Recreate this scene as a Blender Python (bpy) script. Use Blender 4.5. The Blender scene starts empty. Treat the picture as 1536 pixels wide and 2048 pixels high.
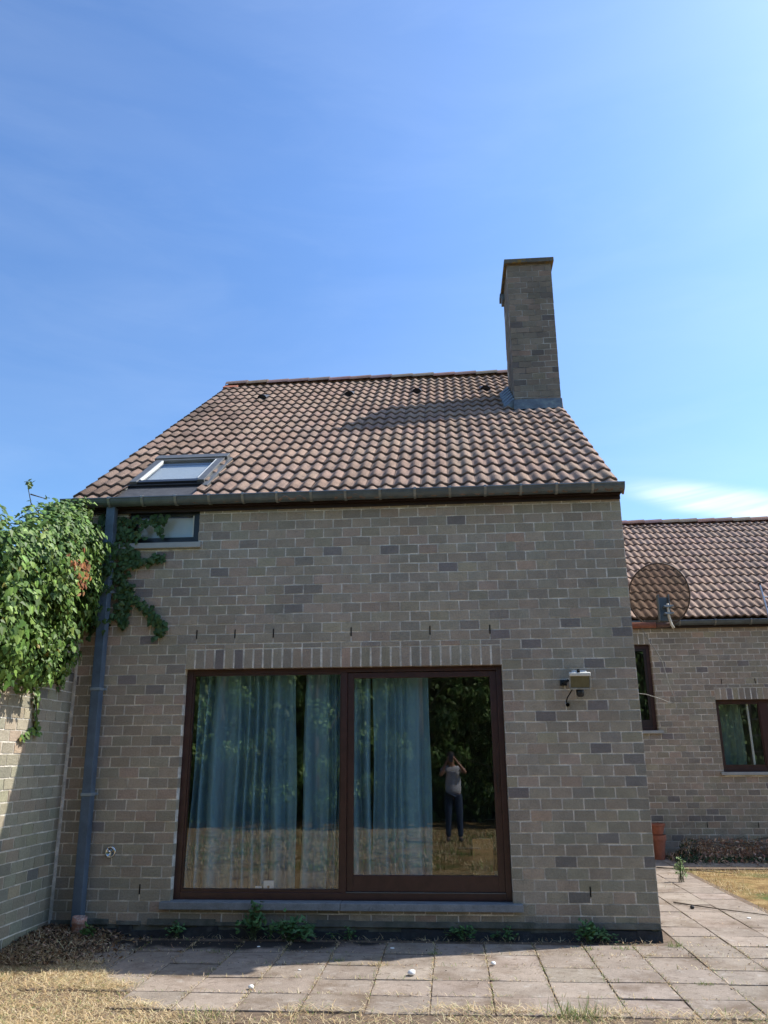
import bpy, math, random
from mathutils import Vector, Matrix, noise as mnoise
random.seed(7)
R = math.radians
sc = bpy.context.scene
col = sc.collection

# ------------------------------------------------------------------ camera
cam = bpy.data.cameras.new('camera'); camo = bpy.data.objects.new('camera', cam); col.objects.link(camo)
_r = Vector((0.9967779, 0.07997268, -0.00617941)); _u = Vector((0.0292313, -0.2904346, 0.95644826)); _f = Vector((-0.07469502, 0.95354712, 0.2918365))
M = Matrix((( _r.x, _u.x, -_f.x, 2.6748), (_r.y, _u.y, -_f.y, -8.0667), (_r.z, _u.z, -_f.z, 1.5929), (0, 0, 0, 1)))
camo.matrix_world = M
cam.sensor_fit = 'VERTICAL'; cam.sensor_height = 36; cam.sensor_width = 27
cam.lens = 1598.39 / 2048 * 36
cam.clip_start = .004; cam.clip_end = 3000
sc.camera = camo
sc.render.resolution_x = 768; sc.render.resolution_y = 1024
sc.view_settings.view_transform = 'Standard'; sc.view_settings.look = 'None'
sc.view_settings.exposure = 0.8; sc.view_settings.gamma = 1; sc.view_settings.use_curve_mapping = False
try:
    sc.cycles.max_bounces = 10; sc.cycles.transparent_max_bounces = 24
except Exception: pass

# ------------------------------------------------------------------ light
SUNV = Vector((.82, .262, 1.0)).normalized()
elev = math.asin(SUNV.z); azi = math.atan2(SUNV.x, SUNV.y)
sl = bpy.data.lights.new('sun', 'SUN'); sl.energy = 4.0; sl.angle = R(.53); sl.color = (1, .95, .86)
so = bpy.data.objects.new('sun', sl); col.objects.link(so)
so.rotation_euler = SUNV.to_track_quat('Z', 'Y').to_euler()
w = bpy.data.worlds.new('World'); sc.world = w; w.use_nodes = True
nt = w.node_tree; nt.nodes.clear()
def N(t, **k):
    n = nt.nodes.new(t)
    for a, b in k.items(): setattr(n, a, b)
    return n
wo = N('ShaderNodeOutputWorld'); bg = N('ShaderNodeBackground'); sky = N('ShaderNodeTexSky')
sky.sky_type = 'NISHITA'; sky.sun_disc = False; sky.sun_elevation = elev; sky.sun_rotation = azi
sky.air_density = 1.0; sky.dust_density = 1.0; sky.ozone_density = 2.0; sky.altitude = 0
bg.inputs['Strength'].default_value = .145
# thin cirrus, laid out by direction on the sky
tc = N('ShaderNodeTexCoord'); mp = N('ShaderNodeMapping'); mp.inputs['Scale'].default_value = (1.3, 1.3, 5.5); mp.inputs['Rotation'].default_value = (.12, -.25, 0)
nz = N('ShaderNodeTexNoise'); nz.inputs['Scale'].default_value = 3.2; nz.inputs['Detail'].default_value = 7; nz.inputs['Roughness'].default_value = .62; nz.inputs['Distortion'].default_value = .5
nt.links.new(tc.outputs['Generated'], mp.inputs[0]); nt.links.new(mp.outputs[0], nz.inputs[0])
def band(center, ra, rz):            # soft elongated patch round a sky direction
    sub = N('ShaderNodeVectorMath', operation='SUBTRACT'); sub.inputs[1].default_value = center
    nt.links.new(tc.outputs['Generated'], sub.inputs[0])
    m0 = N('ShaderNodeMapping'); m0.inputs['Rotation'].default_value = (0, R(-16), 0); nt.links.new(sub.outputs[0], m0.inputs[0])
    ms = N('ShaderNodeMapping'); ms.inputs['Scale'].default_value = (1 / ra, 1 / ra, 1 / rz)
    nt.links.new(m0.outputs[0], ms.inputs[0])
    ln = N('ShaderNodeVectorMath', operation='LENGTH'); nt.links.new(ms.outputs[0], ln.inputs[0])
    mr = N('ShaderNodeMapRange', interpolation_type='SMOOTHERSTEP'); mr.inputs[1].default_value = 1; mr.inputs[2].default_value = .2
    nt.links.new(ln.outputs['Value'], mr.inputs[0]); return mr.outputs[0]
CL = (0.335, 0.898, 0.272)
def dirv(x, y, z): return tuple(Vector((x, y, z)).normalized())
b1 = band(CL, .17, .026)
nr = N('ShaderNodeMapRange'); nr.inputs[1].default_value = .40; nr.inputs[2].default_value = .62
nt.links.new(nz.outputs['Fac'], nr.inputs[0])
m1 = N('ShaderNodeMath', operation='MULTIPLY'); nt.links.new(b1, m1.inputs[0]); nt.links.new(nr.outputs[0], m1.inputs[1])
nr2 = N('ShaderNodeMapRange'); nr2.inputs[1].default_value = .50; nr2.inputs[2].default_value = .8; nr2.inputs[4].default_value = .035
nt.links.new(nz.outputs['Fac'], nr2.inputs[0])
m2 = N('ShaderNodeMath', operation='MULTIPLY'); m2.inputs[1].default_value = .8; nt.links.new(m1.outputs[0], m2.inputs[0])
m3 = N('ShaderNodeMath', operation='ADD'); nt.links.new(m2.outputs[0], m3.inputs[0]); nt.links.new(nr2.outputs[0], m3.inputs[1])
nv = N('ShaderNodeTexNoise'); nv.inputs['Scale'].default_value = 1.5; nv.inputs['Detail'].default_value = 5; nv.inputs['Distortion'].default_value = .8; nt.links.new(mp.outputs[0], nv.inputs[0])
nvr = N('ShaderNodeMapRange'); nvr.inputs[1].default_value = .35; nvr.inputs[2].default_value = .75; nvr.inputs[4].default_value = .07; nt.links.new(nv.outputs['Fac'], nvr.inputs[0])
m4 = N('ShaderNodeMath', operation='ADD'); nt.links.new(m3.outputs[0], m4.inputs[0]); nt.links.new(nvr.outputs[0], m4.inputs[1]); m3 = m4
mix = N('ShaderNodeMix', data_type='RGBA'); mix.inputs[7].default_value = (4.6, 5.2, 5.9, 1)
nt.links.new(m3.outputs[0], mix.inputs[0])
gm1 = N('ShaderNodeVectorMath', operation='SCALE'); gm1.inputs['Scale'].default_value = 1 / 3.3
gm2 = N('ShaderNodeGamma'); gm2.inputs[1].default_value = 1.38
gm3 = N('ShaderNodeVectorMath', operation='MULTIPLY'); gm3.inputs[1].default_value = (3.05, 3.38, 3.42)
nt.links.new(sky.outputs[0], gm1.inputs[0]); nt.links.new(gm1.outputs[0], gm2.inputs[0]); nt.links.new(gm2.outputs[0], gm3.inputs[0])
sz = N('ShaderNodeSeparateXYZ'); nt.links.new(tc.outputs['Generated'], sz.inputs[0])
hz_ = N('ShaderNodeMapRange'); hz_.inputs[1].default_value = .22; hz_.inputs[2].default_value = .62; hz_.inputs[3].default_value = .74
nt.links.new(sz.outputs['Z'], hz_.inputs[0])
gm4 = N('ShaderNodeVectorMath', operation='SCALE'); nt.links.new(gm3.outputs[0], gm4.inputs[0]); nt.links.new(hz_.outputs[0], gm4.inputs['Scale'])
nt.links.new(gm4.outputs[0], mix.inputs[6]); nt.links.new(mix.outputs[2], bg.inputs[0]); nt.links.new(bg.outputs[0], wo.inputs[0])

# ------------------------------------------------------------------ materials
def material(name, color=(.5, .5, .5), rough=.8, attr=False, var=.0, vscale=6, bump=0, bscale=40, metal=0, spec=.5,
             stain=None, fine=0, fscale=120, trans=None, sub=0, coat=0):
    m = bpy.data.materials.new(name); m.use_nodes = True; t = m.node_tree; t.nodes.clear()
    def n(k, **a):
        x = t.nodes.new(k)
        for p, q in a.items(): setattr(x, p, q)
        return x
    L = t.links.new
    out = n('ShaderNodeOutputMaterial'); b = n('ShaderNodeBsdfPrincipled'); L(b.outputs[0], out.inputs[0])
    b.inputs['Roughness'].default_value = rough; b.inputs['Metallic'].default_value = metal
    b.inputs['Specular IOR Level'].default_value = spec
    geo = n('ShaderNodeNewGeometry'); P = geo.outputs['Position']
    if attr:
        a = n('ShaderNodeAttribute', attribute_name='Col'); c = a.outputs['Color']
    else:
        a = n('ShaderNodeRGB'); a.outputs[0].default_value = (*color, 1); c = a.outputs[0]
    def vary(c, sc_, amt, detail=4):
        nn = n('ShaderNodeTexNoise'); nn.inputs['Scale'].default_value = sc_; nn.inputs['Detail'].default_value = detail; nn.inputs['Roughness'].default_value = .6
        L(P, nn.inputs[0])
        mr = n('ShaderNodeMapRange'); mr.inputs[1].default_value = .3; mr.inputs[2].default_value = .7
        mr.inputs[3].default_value = 1 - amt; mr.inputs[4].default_value = 1 + amt; L(nn.outputs['Fac'], mr.inputs[0])
        mm = n('ShaderNodeVectorMath', operation='SCALE'); L(c, mm.inputs[0]); L(mr.outputs[0], mm.inputs['Scale'])
        return mm.outputs[0]
    if var: c = vary(c, vscale, var)
    if fine: c = vary(c, fscale, fine, 2)
    for s in (stain or []):          # (color, noise scale, lo, hi, amount, z0, z1) -- weathering patches; z range limits where they grow
        colr, scl, lo, hi, amt, z0, z1 = s[:7]
        nn = n('ShaderNodeTexNoise'); nn.inputs['Scale'].default_value = scl; nn.inputs['Detail'].default_value = 6; nn.inputs['Roughness'].default_value = .65
        L(P, nn.inputs[0])
        mr = n('ShaderNodeMapRange'); mr.inputs[1].default_value = lo; mr.inputs[2].default_value = hi; mr.inputs[4].default_value = amt
        L(nn.outputs['Fac'], mr.inputs[0]); f = mr.outputs[0]
        if z0 is not None:
            sp = n('ShaderNodeSeparateXYZ'); L(P, sp.inputs[0])
            zz = n('ShaderNodeMapRange'); zz.inputs[1].default_value = z0; zz.inputs[2].default_value = z1; zz.inputs[3].default_value = 1; zz.inputs[4].default_value = 0
            L(sp.outputs['Z'], zz.inputs[0])
            mu = n('ShaderNodeMath', operation='MULTIPLY'); L(f, mu.inputs[0]); L(zz.outputs[0], mu.inputs[1]); f = mu.outputs[0]
        mx = n('ShaderNodeMix', data_type='RGBA'); mx.inputs[7].default_value = (*colr, 1); L(f, mx.inputs[0]); L(c, mx.inputs[6]); c = mx.outputs[2]
    L(c, b.inputs['Base Color'])
    if bump:
        nn = n('ShaderNodeTexNoise'); nn.inputs['Scale'].default_value = bscale; nn.inputs['Detail'].default_value = 6; L(P, nn.inputs[0])
        bb = n('ShaderNodeBump'); bb.inputs['Strength'].default_value = bump; bb.inputs['Distance'].default_value = .01
        L(nn.outputs['Fac'], bb.inputs['Height']); L(bb.outputs[0], b.inputs['Normal'])
    if trans:                        # leaves and curtains let light through
        tr = n('ShaderNodeBsdfTranslucent'); L(c, tr.inputs[0]); mx = n('ShaderNodeMixShader'); mx.inputs[0].default_value = trans
        L(b.outputs[0], mx.inputs[1]); L(tr.outputs[0], mx.inputs[2]); L(mx.outputs[0], out.inputs[0])
    return m
def glass(name, ior=1.6, tint=(.85, .92, .9), rough=0.0):
    m = bpy.data.materials.new(name); m.use_nodes = True; t = m.node_tree; t.nodes.clear(); L = t.links.new
    out = t.nodes.new('ShaderNodeOutputMaterial'); mx = t.nodes.new('ShaderNodeMixShader'); fr = t.nodes.new('ShaderNodeFresnel'); fr.inputs[0].default_value = ior
    tr = t.nodes.new('ShaderNodeBsdfTransparent'); tr.inputs[0].default_value = (*tint, 1)
    gl = t.nodes.new('ShaderNodeBsdfGlossy'); gl.inputs['Roughness'].default_value = rough
    gm = t.nodes.new('ShaderNodeNewGeometry'); inv = t.nodes.new('ShaderNodeMath'); inv.operation = 'SUBTRACT'; inv.inputs[0].default_value = 1; L(gm.outputs['Backfacing'], inv.inputs[1])
    ml = t.nodes.new('ShaderNodeMath'); ml.operation = 'MULTIPLY'; L(fr.outputs[0], ml.inputs[0]); L(inv.outputs[0], ml.inputs[1])   # reflect once, at the outer face
    L(ml.outputs[0], mx.inputs[0]); L(tr.outputs[0], mx.inputs[1]); L(gl.outputs[0], mx.inputs[2]); L(mx.outputs[0], out.inputs[0])
    return m

GREEN = (.045, .062, .03)
MT = {}
MT['brick'] = material('brick', attr=True, rough=.92, var=.10, vscale=9, fine=.16, fscale=75, bump=.7, bscale=55, spec=.2,
    stain=[((.10, .10, .075), 2.2, .38, .75, .55, .0, 1.3), ((.30, .30, .29), 5, .66, .85, .30, None, None), ((.12, .11, .095), 1.1, .48, .78, .45, None, None)])
MT['mortar'] = material('mortar', (.68, .63, .55), .95, var=.4, vscale=7, fine=.2, bump=.6, bscale=120, spec=.1,
    stain=[((.16, .17, .13), 2.5, .40, .7, .7, -.1, 1.0), ((.34, .32, .28), 1.3, .52, .75, .6, None, None)])
MT['brick_far'] = material('brick_weathered_dark', attr=True, rough=.92, var=.12, vscale=5, fine=.12, fscale=60, bump=.4, bscale=80, spec=.2,
    stain=[((.05, .047, .043), 1.6, .45, .75, .4, None, None)])
MT['tile'] = material('roof_tile', attr=True, rough=.88, var=.16, vscale=3.2, fine=.22, fscale=90, bump=.5, bscale=110, spec=.25,
    stain=[((.075, .06, .05), 9, .50, .74, .55, None, None), ((.11, .10, .055), 17, .66, .8, .45, None, None), ((.07, .06, .05), 2.6, .6, .8, .35, None, None)])
MT['zinc'] = material('zinc', (.10, .125, .145), .42, var=.22, vscale=7, fine=.1, metal=.35, bump=.08, bscale=30,
    stain=[((.17, .18, .18), 6, .55, .75, .3, None, None), ((.05, .055, .06), 3, .55, .8, .4, None, None)])
MT['zinc_light'] = material('zinc_bracket', (.22, .23, .23), .45, var=.2, metal=.4)
MT['pipe'] = material('blue_grey_pipe', (.078, .115, .16), .5, var=.25, vscale=6, fine=.1, bump=.25, bscale=14,
    stain=[((.13, .15, .17), 12, .58, .8, .35, None, None), ((.04, .045, .04), 3, .5, .8, .55, 0, .7)])
MT['pipe_light'] = material('galvanised_clamp', (.24, .29, .33), .4, metal=.3, var=.2)
MT['wood'] = material('red_brown_stained_wood', (.048, .018, .015), .38, var=.22, vscale=11, fine=.12, bump=.08, bscale=60)
MT['wood_dark'] = material('dark_wood', (.022, .011, .010), .5, var=.2)
MT['glass'] = glass('window_glass', 2.3, (.97, .985, .98))
MT['glass_room'] = glass('small_window_glass', 1.6, (.96, .98, .98))
MT['curtain'] = material('teal_curtain', (.20, .345, .41), .9, var=.08, vscale=3, fine=.05, fscale=200, trans=.1, spec=.1)
MT['curtain2'] = material('pale_green_curtain', (.26, .36, .30), .9, var=.08, vscale=3, trans=.3, spec=.1)
MT['stone'] = material('bluestone_sill', (.20, .215, .225), .7, var=.2, vscale=10, fine=.15, bump=.25,
    stain=[((.06, .065, .07), 14, .58, .75, .7, None, None)])
MT['anthracite'] = material('anthracite_metal', (.012, .014, .018), .4, var=.1)
MT['grey_metal'] = material('grey_coated_aluminium', (.13, .13, .125), .45, var=.15, metal=.3, stain=[((.06, .06, .055), 8, .55, .8, .5, None, None)])
MT['white'] = material('white_paint', (.62, .62, .58), .5, var=.06)
MT['blind'] = material('white_blind', (.78, .82, .85), .8)
MT['black'] = material('black', (.004, .004, .004), .9, spec=.1)
MT['bitumen'] = material('bitumen_strip', (.018, .02, .022), .75, var=.4, vscale=12, bump=.8, bscale=40, stain=[((.10, .10, .09), 8, .56, .75, .5, None, None)])
MT['cement'] = material('cement_ledge', (.12, .12, .10), .95, var=.35, vscale=7, bump=.7, bscale=60, stain=[((.04, .055, .035), 4, .45, .7, .6, None, None)])
MT['lead'] = material('lead_flashing', (.12, .14, .155), .6, var=.35, vscale=9, metal=.2, bump=.4, bscale=25,
    stain=[((.22, .26, .20), 9, .5, .7, .6, None, None), ((.05, .05, .05), 6, .55, .7, .5, None, None)])
MT['cap'] = material('lichen_concrete', (.10, .095, .08), .95, var=.3, vscale=8, bump=.8, bscale=60,
    stain=[((.23, .145, .03), 12, .5, .62, .85, None, None)])
MT['terracotta'] = material('terracotta', (.36, .12, .065), .85, var=.25, vscale=12, bump=.3, stain=[((.33, .22, .16), 14, .55, .75, .5, None, None)])
MT['pinkclay'] = material('pale_clay', (.34, .18, .14), .85, var=.25, vscale=30, bump=.3, stain=[((.5, .47, .43), 40, .5, .6, .6, None, None)])
MT['rust'] = material('rusty_steel', (.20, .065, .035), .85, var=.3, vscale=20, bump=.3)
MT['steel'] = material('galvanised_steel', (.30, .33, .35), .4, metal=.6, var=.2)
MT['chrome'] = material('chrome', (.6, .62, .65), .12, metal=1)
MT['alu'] = material('aluminium', (.42, .43, .44), .35, metal=.7, var=.1)
MT['cream'] = material('cream_plastic', (.55, .50, .40), .5, var=.1)
MT['lampglass'] = material('dusty_lamp_glass', (.11, .10, .055), .25, var=.2, vscale=20)
MT['leaf'] = material('ivy_leaf', attr=True, rough=.5, var=.25, vscale=25, trans=.15, spec=.25)
MT['leaf_tree'] = material('tree_leaf', attr=True, rough=.5, trans=.25, spec=.4)
MT['bark'] = material('bark', (.09, .07, .05), .9, var=.3, bump=.6)
MT['straw'] = material('dry_grass', attr=True, rough=.85, trans=.2, spec=.15)
MT['litter'] = material('dead_leaves', attr=True, rough=.9, spec=.15)
MT['plaster'] = material('interior_plaster', (.22, .21, .19), .9)
MT['floorwood'] = material('interior_floor', (.10, .06, .035), .5, var=.2)
MT['orangewood'] = material('pine_board', (.52, .25, .09), .6, var=.15)
MT['skin'] = material('skin', (.36, .19, .13), .55)
MT['shirt'] = material('grey_shirt', (.42, .43, .47), .9, var=.06)
MT['jeans'] = material('dark_jeans', (.022, .04, .085), .9, var=.2, vscale=12)
MT['hair'] = material('dark_hair', (.012, .009, .008), .7)
MT['shoe'] = material('dark_shoe', (.05, .045, .045), .7)
MT['foam'] = material('white_foam', (.8, .8, .78), .6)

def dish_mat():
    m = bpy.data.materials.new('perforated_brown_mesh'); m.use_nodes = True; t = m.node_tree; t.nodes.clear(); L = t.links.new
    out = t.nodes.new('ShaderNodeOutputMaterial'); mx = t.nodes.new('ShaderNodeMixShader'); mx.inputs[0].default_value = .5
    tr = t.nodes.new('ShaderNodeBsdfTransparent'); tr.inputs[0].default_value = (.72, .66, .58, 1)
    b = t.nodes.new('ShaderNodeBsdfPrincipled'); b.inputs['Base Color'].default_value = (.075, .055, .04, 1); b.inputs['Roughness'].default_value = .7
    L(tr.outputs[0], mx.inputs[1]); L(b.outputs[0], mx.inputs[2]); L(mx.outputs[0], out.inputs[0]); return m
MT['dish'] = dish_mat()

def ground_mat():
    m = bpy.data.materials.new('dry_lawn_soil'); m.use_nodes = True; t = m.node_tree; t.nodes.clear(); L = t.links.new
    n = t.nodes.new
    out = n('ShaderNodeOutputMaterial'); b = n('ShaderNodeBsdfPrincipled'); b.inputs['Roughness'].default_value = .95; b.inputs['Specular IOR Level'].default_value = .1
    L(b.outputs[0], out.inputs[0]); g = n('ShaderNodeNewGeometry')
    def nz(s, d=6, dist=0):
        x = n('ShaderNodeTexNoise'); x.inputs['Scale'].default_value = s; x.inputs['Detail'].default_value = d; x.inputs['Roughness'].default_value = .65; x.inputs['Distortion'].default_value = dist
        L(g.outputs['Position'], x.inputs[0]); return x.outputs['Fac']
    def ramp(f, pts):
        r = n('ShaderNodeValToRGB'); L(f, r.inputs[0]); e = r.color_ramp.elements
        e[0].position, e[0].color = pts[0][0], (*pts[0][1], 1); e[1].position, e[1].color = pts[-1][0], (*pts[-1][1], 1)
        for p, c in pts[1:-1]: q = e.new(p); q.color = (*c, 1)
        return r.outputs[0]
    c1 = ramp(nz(3.5), [(.3, (.10, .06, .035)), (.45, (.30, .20, .09)), (.58, (.42, .30, .14)), (.75, (.50, .38, .20))])
    c2 = ramp(nz(60, 3, 1), [(.3, (.35, .3, .25)), (.7, (1, 1, 1))])
    mx = n('ShaderNodeMix'); mx.data_type = 'RGBA'; mx.blend_type = 'MULTIPLY'; mx.inputs[0].default_value = .8; L(c1, mx.inputs[6]); L(c2, mx.inputs[7])
    gm = ramp(nz(1.3, 5), [(.52, (0, 0, 0)), (.66, (1, 1, 1))])
    mg = n('ShaderNodeMix'); mg.data_type = 'RGBA'; mg.inputs[7].default_value = (.10, .12, .04, 1); L(gm, mg.inputs[0]); L(mx.outputs[2], mg.inputs[6])
    L(mg.outputs[2], b.inputs['Base Color'])
    bp = n('ShaderNodeBump'); bp.inputs['Strength'].default_value = 1; bp.inputs['Distance'].default_value = .03; L(nz(30, 8), bp.inputs['Height']); L(bp.outputs[0], b.inputs['Normal'])
    return m
MT['ground'] = ground_mat()

def paver_mat():
    m = material('concrete_paver', attr=True, rough=.93, var=.13, vscale=4, fine=.13, fscale=60, bump=.5, bscale=90, spec=.15,
        stain=[((.13, .09, .06), 1.9, .50, .68, .75, None, None), ((.45, .42, .38), 7, .58, .74, .6, None, None), ((.11, .08, .055), 11, .56, .70, .7, None, None), ((.09, .07, .055), 30, .60, .68, .7, None, None)])
    # the black damp stain along the foot of the wall
    t = m.node_tree; L = t.links.new; b = [x for x in t.nodes if x.type == 'BSDF_PRINCIPLED'][0]
    src = b.inputs['Base Color'].links[0].from_socket
    g = t.nodes.new('ShaderNodeNewGeometry'); ns = t.nodes.new('ShaderNodeTexNoise'); ns.inputs['Scale'].default_value = 2.5; ns.inputs['Detail'].default_value = 6; L(g.outputs['Position'], ns.inputs[0])
    sub = t.nodes.new('ShaderNodeVectorMath'); sub.operation = 'SUBTRACT'; sub.inputs[1].default_value = (.62, .02, 0); L(g.outputs['Position'], sub.inputs[0])
    mu = t.nodes.new('ShaderNodeVectorMath'); mu.operation = 'MULTIPLY'; mu.inputs[1].default_value = (1 / 1.5, 1 / .56, 0); L(sub.outputs[0], mu.inputs[0])
    ln = t.nodes.new('ShaderNodeVectorMath'); ln.operation = 'LENGTH'; L(mu.outputs[0], ln.inputs[0])
    ad = t.nodes.new('ShaderNodeMath'); ad.operation = 'ADD'; L(ln.outputs['Value'], ad.inputs[0]); L(ns.outputs['Fac'], ad.inputs[1])
    mr = t.nodes.new('ShaderNodeMapRange'); mr.inputs[1].default_value = 1.55; mr.inputs[2].default_value = 1.32; mr.inputs[4].default_value = .93; L(ad.outputs[0], mr.inputs[0])
    mx = t.nodes.new('ShaderNodeMix'); mx.data_type = 'RGBA'; mx.inputs[7].default_value = (.018, .018, .018, 1)
    L(mr.outputs[0], mx.inputs[0]); L(src, mx.inputs[6]); L(mx.outputs[2], b.inputs['Base Color'])
    return m
MT['paver'] = paver_mat()

# ------------------------------------------------------------------ mesh builder
class MB:
    def __init__(s): s.v = []; s.f = []; s.c = []
    def quad(s, a, b, c, d, colr=(.5, .5, .5)):
        i = len(s.v); s.v += [tuple(a), tuple(b), tuple(c), tuple(d)]; s.f.append((i, i + 1, i + 2, i + 3)); s.c.append(colr)
    def poly(s, pts, colr=(.5, .5, .5)):
        i = len(s.v); s.v += [tuple(p) for p in pts]; s.f.append(tuple(range(i, i + len(pts)))); s.c.append(colr)
    def hexa(s, p, colr=(.5, .5, .5), skip=()):          # p: 8 corners, bottom ring then top ring
        i = len(s.v); s.v += [tuple(q) for q in p]
        F = [(0, 3, 2, 1), (4, 5, 6, 7), (0, 1, 5, 4), (1, 2, 6, 5), (2, 3, 7, 6), (3, 0, 4, 7)]
        for k, f in enumerate(F):
            if k in skip: continue
            s.f.append(tuple(i + j for j in f)); s.c.append(colr)
    def box(s, x0, x1, y0, y1, z0, z1, colr=(.5, .5, .5), mat=None):
        p = [(x0, y0, z0), (x1, y0, z0), (x1, y1, z0), (x0, y1, z0), (x0, y0, z1), (x1, y0, z1), (x1, y1, z1), (x0, y1, z1)]
        if mat: p = [mat @ Vector(q) for q in p]
        s.hexa(p, colr)
    def tube(s, pts, r, n=8, colr=(.5, .5, .5), caps=True, r1=None):
        pts = [Vector(p) for p in pts]; rings = []; up = None
        for k, p in enumerate(pts):
            d = (pts[min(k + 1, len(pts) - 1)] - pts[max(k - 1, 0)]).normalized()
            if up is None: up = d.orthogonal().normalized()
            up = (up - d * up.dot(d)).normalized(); sd = d.cross(up)
            rr = r if r1 is None else r + (r1 - r) * k / (len(pts) - 1)
            i = len(s.v); rings.append(i)
            for j in range(n):
                a = 2 * math.pi * j / n; s.v.append(tuple(p + (up * math.cos(a) + sd * math.sin(a)) * rr))
        for k in range(len(pts) - 1):
            for j in range(n):
                a, b = rings[k], rings[k + 1]; s.f.append((a + j, a + (j + 1) % n, b + (j + 1) % n, b + j)); s.c.append(colr)
        if caps:
            s.f.append(tuple(rings[0] + j for j in reversed(range(n)))); s.c.append(colr)
            s.f.append(tuple(rings[-1] + j for j in range(n))); s.c.append(colr)
    def lathe(s, prof, cx, cy, cz, n=24, colr=(.5, .5, .5), mat=None):   # prof [(r,z)]
        rings = []
        for r, z in prof:
            i = len(s.v); rings.append(i)
            for j in range(n):
                a = 2 * math.pi * j / n; q = Vector((r * math.cos(a), r * math.sin(a), z))
                if mat: q = mat @ q
                s.v.append((q.x + cx, q.y + cy, q.z + cz))
        for k in range(len(prof) - 1):
            for j in range(n):
                a, b = rings[k], rings[k + 1]; s.f.append((a + j, a + (j + 1) % n, b + (j + 1) % n, b + j)); s.c.append(colr)
    def build(s, name, mat, parent=None, smooth=False, bevel=0, recalc=False):
        me = bpy.data.meshes.new(name); me.from_pydata(s.v, [], s.f); me.update()
        me.materials.append(MT[mat] if isinstance(mat, str) else mat)
        ca = me.color_attributes.new(name='Col', type='FLOAT_COLOR', domain='CORNER')
        buf = []
        for f, c in zip(s.f, s.c): buf += [c[0], c[1], c[2], 1.0] * len(f)
        ca.data.foreach_set('color', buf)
        if smooth: me.polygons.foreach_set('use_smooth', [True] * len(s.f))
        o = bpy.data.objects.new(name, me); col.objects.link(o)
        if bevel:
            b = o.modifiers.new('bevel', 'BEVEL'); b.width = bevel; b.segments = 2; b.limit_method = 'ANGLE'; b.angle_limit = R(40)
        if parent: adopt(o, parent)
        return o
ORG = {}
def root_of(o):
    while o.parent: o = o.parent
    return o
def wloc(o):
    v = Vector((0, 0, 0))
    while o: v += Vector(o.location); o = o.parent
    return v
def adopt(o, parent):               # keep mesh coordinates in world space
    o.parent = parent
    if parent.type == 'EMPTY': o.location = -wloc(parent)
def tag(o, label=None, cat=None, group=None, kind=None):
    for k, v in (('label', label), ('category', cat), ('group', group), ('kind', kind)):
        if v: o[k] = v
    return o
def thing(name, loc, label, cat, group=None):
    e = bpy.data.objects.new(name, None); e.location = loc; e.empty_display_size = .2; col.objects.link(e); return tag(e, label, cat, group)
def jit(c, a, b=None):
    k = 1 + random.uniform(-a, a); b = a * .35 if b is None else b
    return tuple(max(.002, x * k * (1 + random.uniform(-b, b))) for x in c)

BR = [((.355, .290, .228), 8), ((.330, .278, .222), 8), ((.375, .290, .230), 4), ((.320, .280, .222), 5), ((.280, .242, .205), 2.2), ((.215, .186, .175), 1.5), ((.40, .290, .220), .7), ((.350, .300, .222), 2)]
def brick_col(dark=1.0, green=0):
    t = random.uniform(0, sum(x[1] for x in BR))
    for c, k in BR:
        t -= k
        if t <= 0: break
    c = jit((c[0] * 1.035, c[1] * 1.03, c[2] * 1.0), .11, .02); c = [x * dark for x in c]
    if green: c = [c[0] * (1 - .09 * green), c[1] * (1 - .04 * green), c[2] * (1 - .06 * green)]
    return tuple(c)

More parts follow.
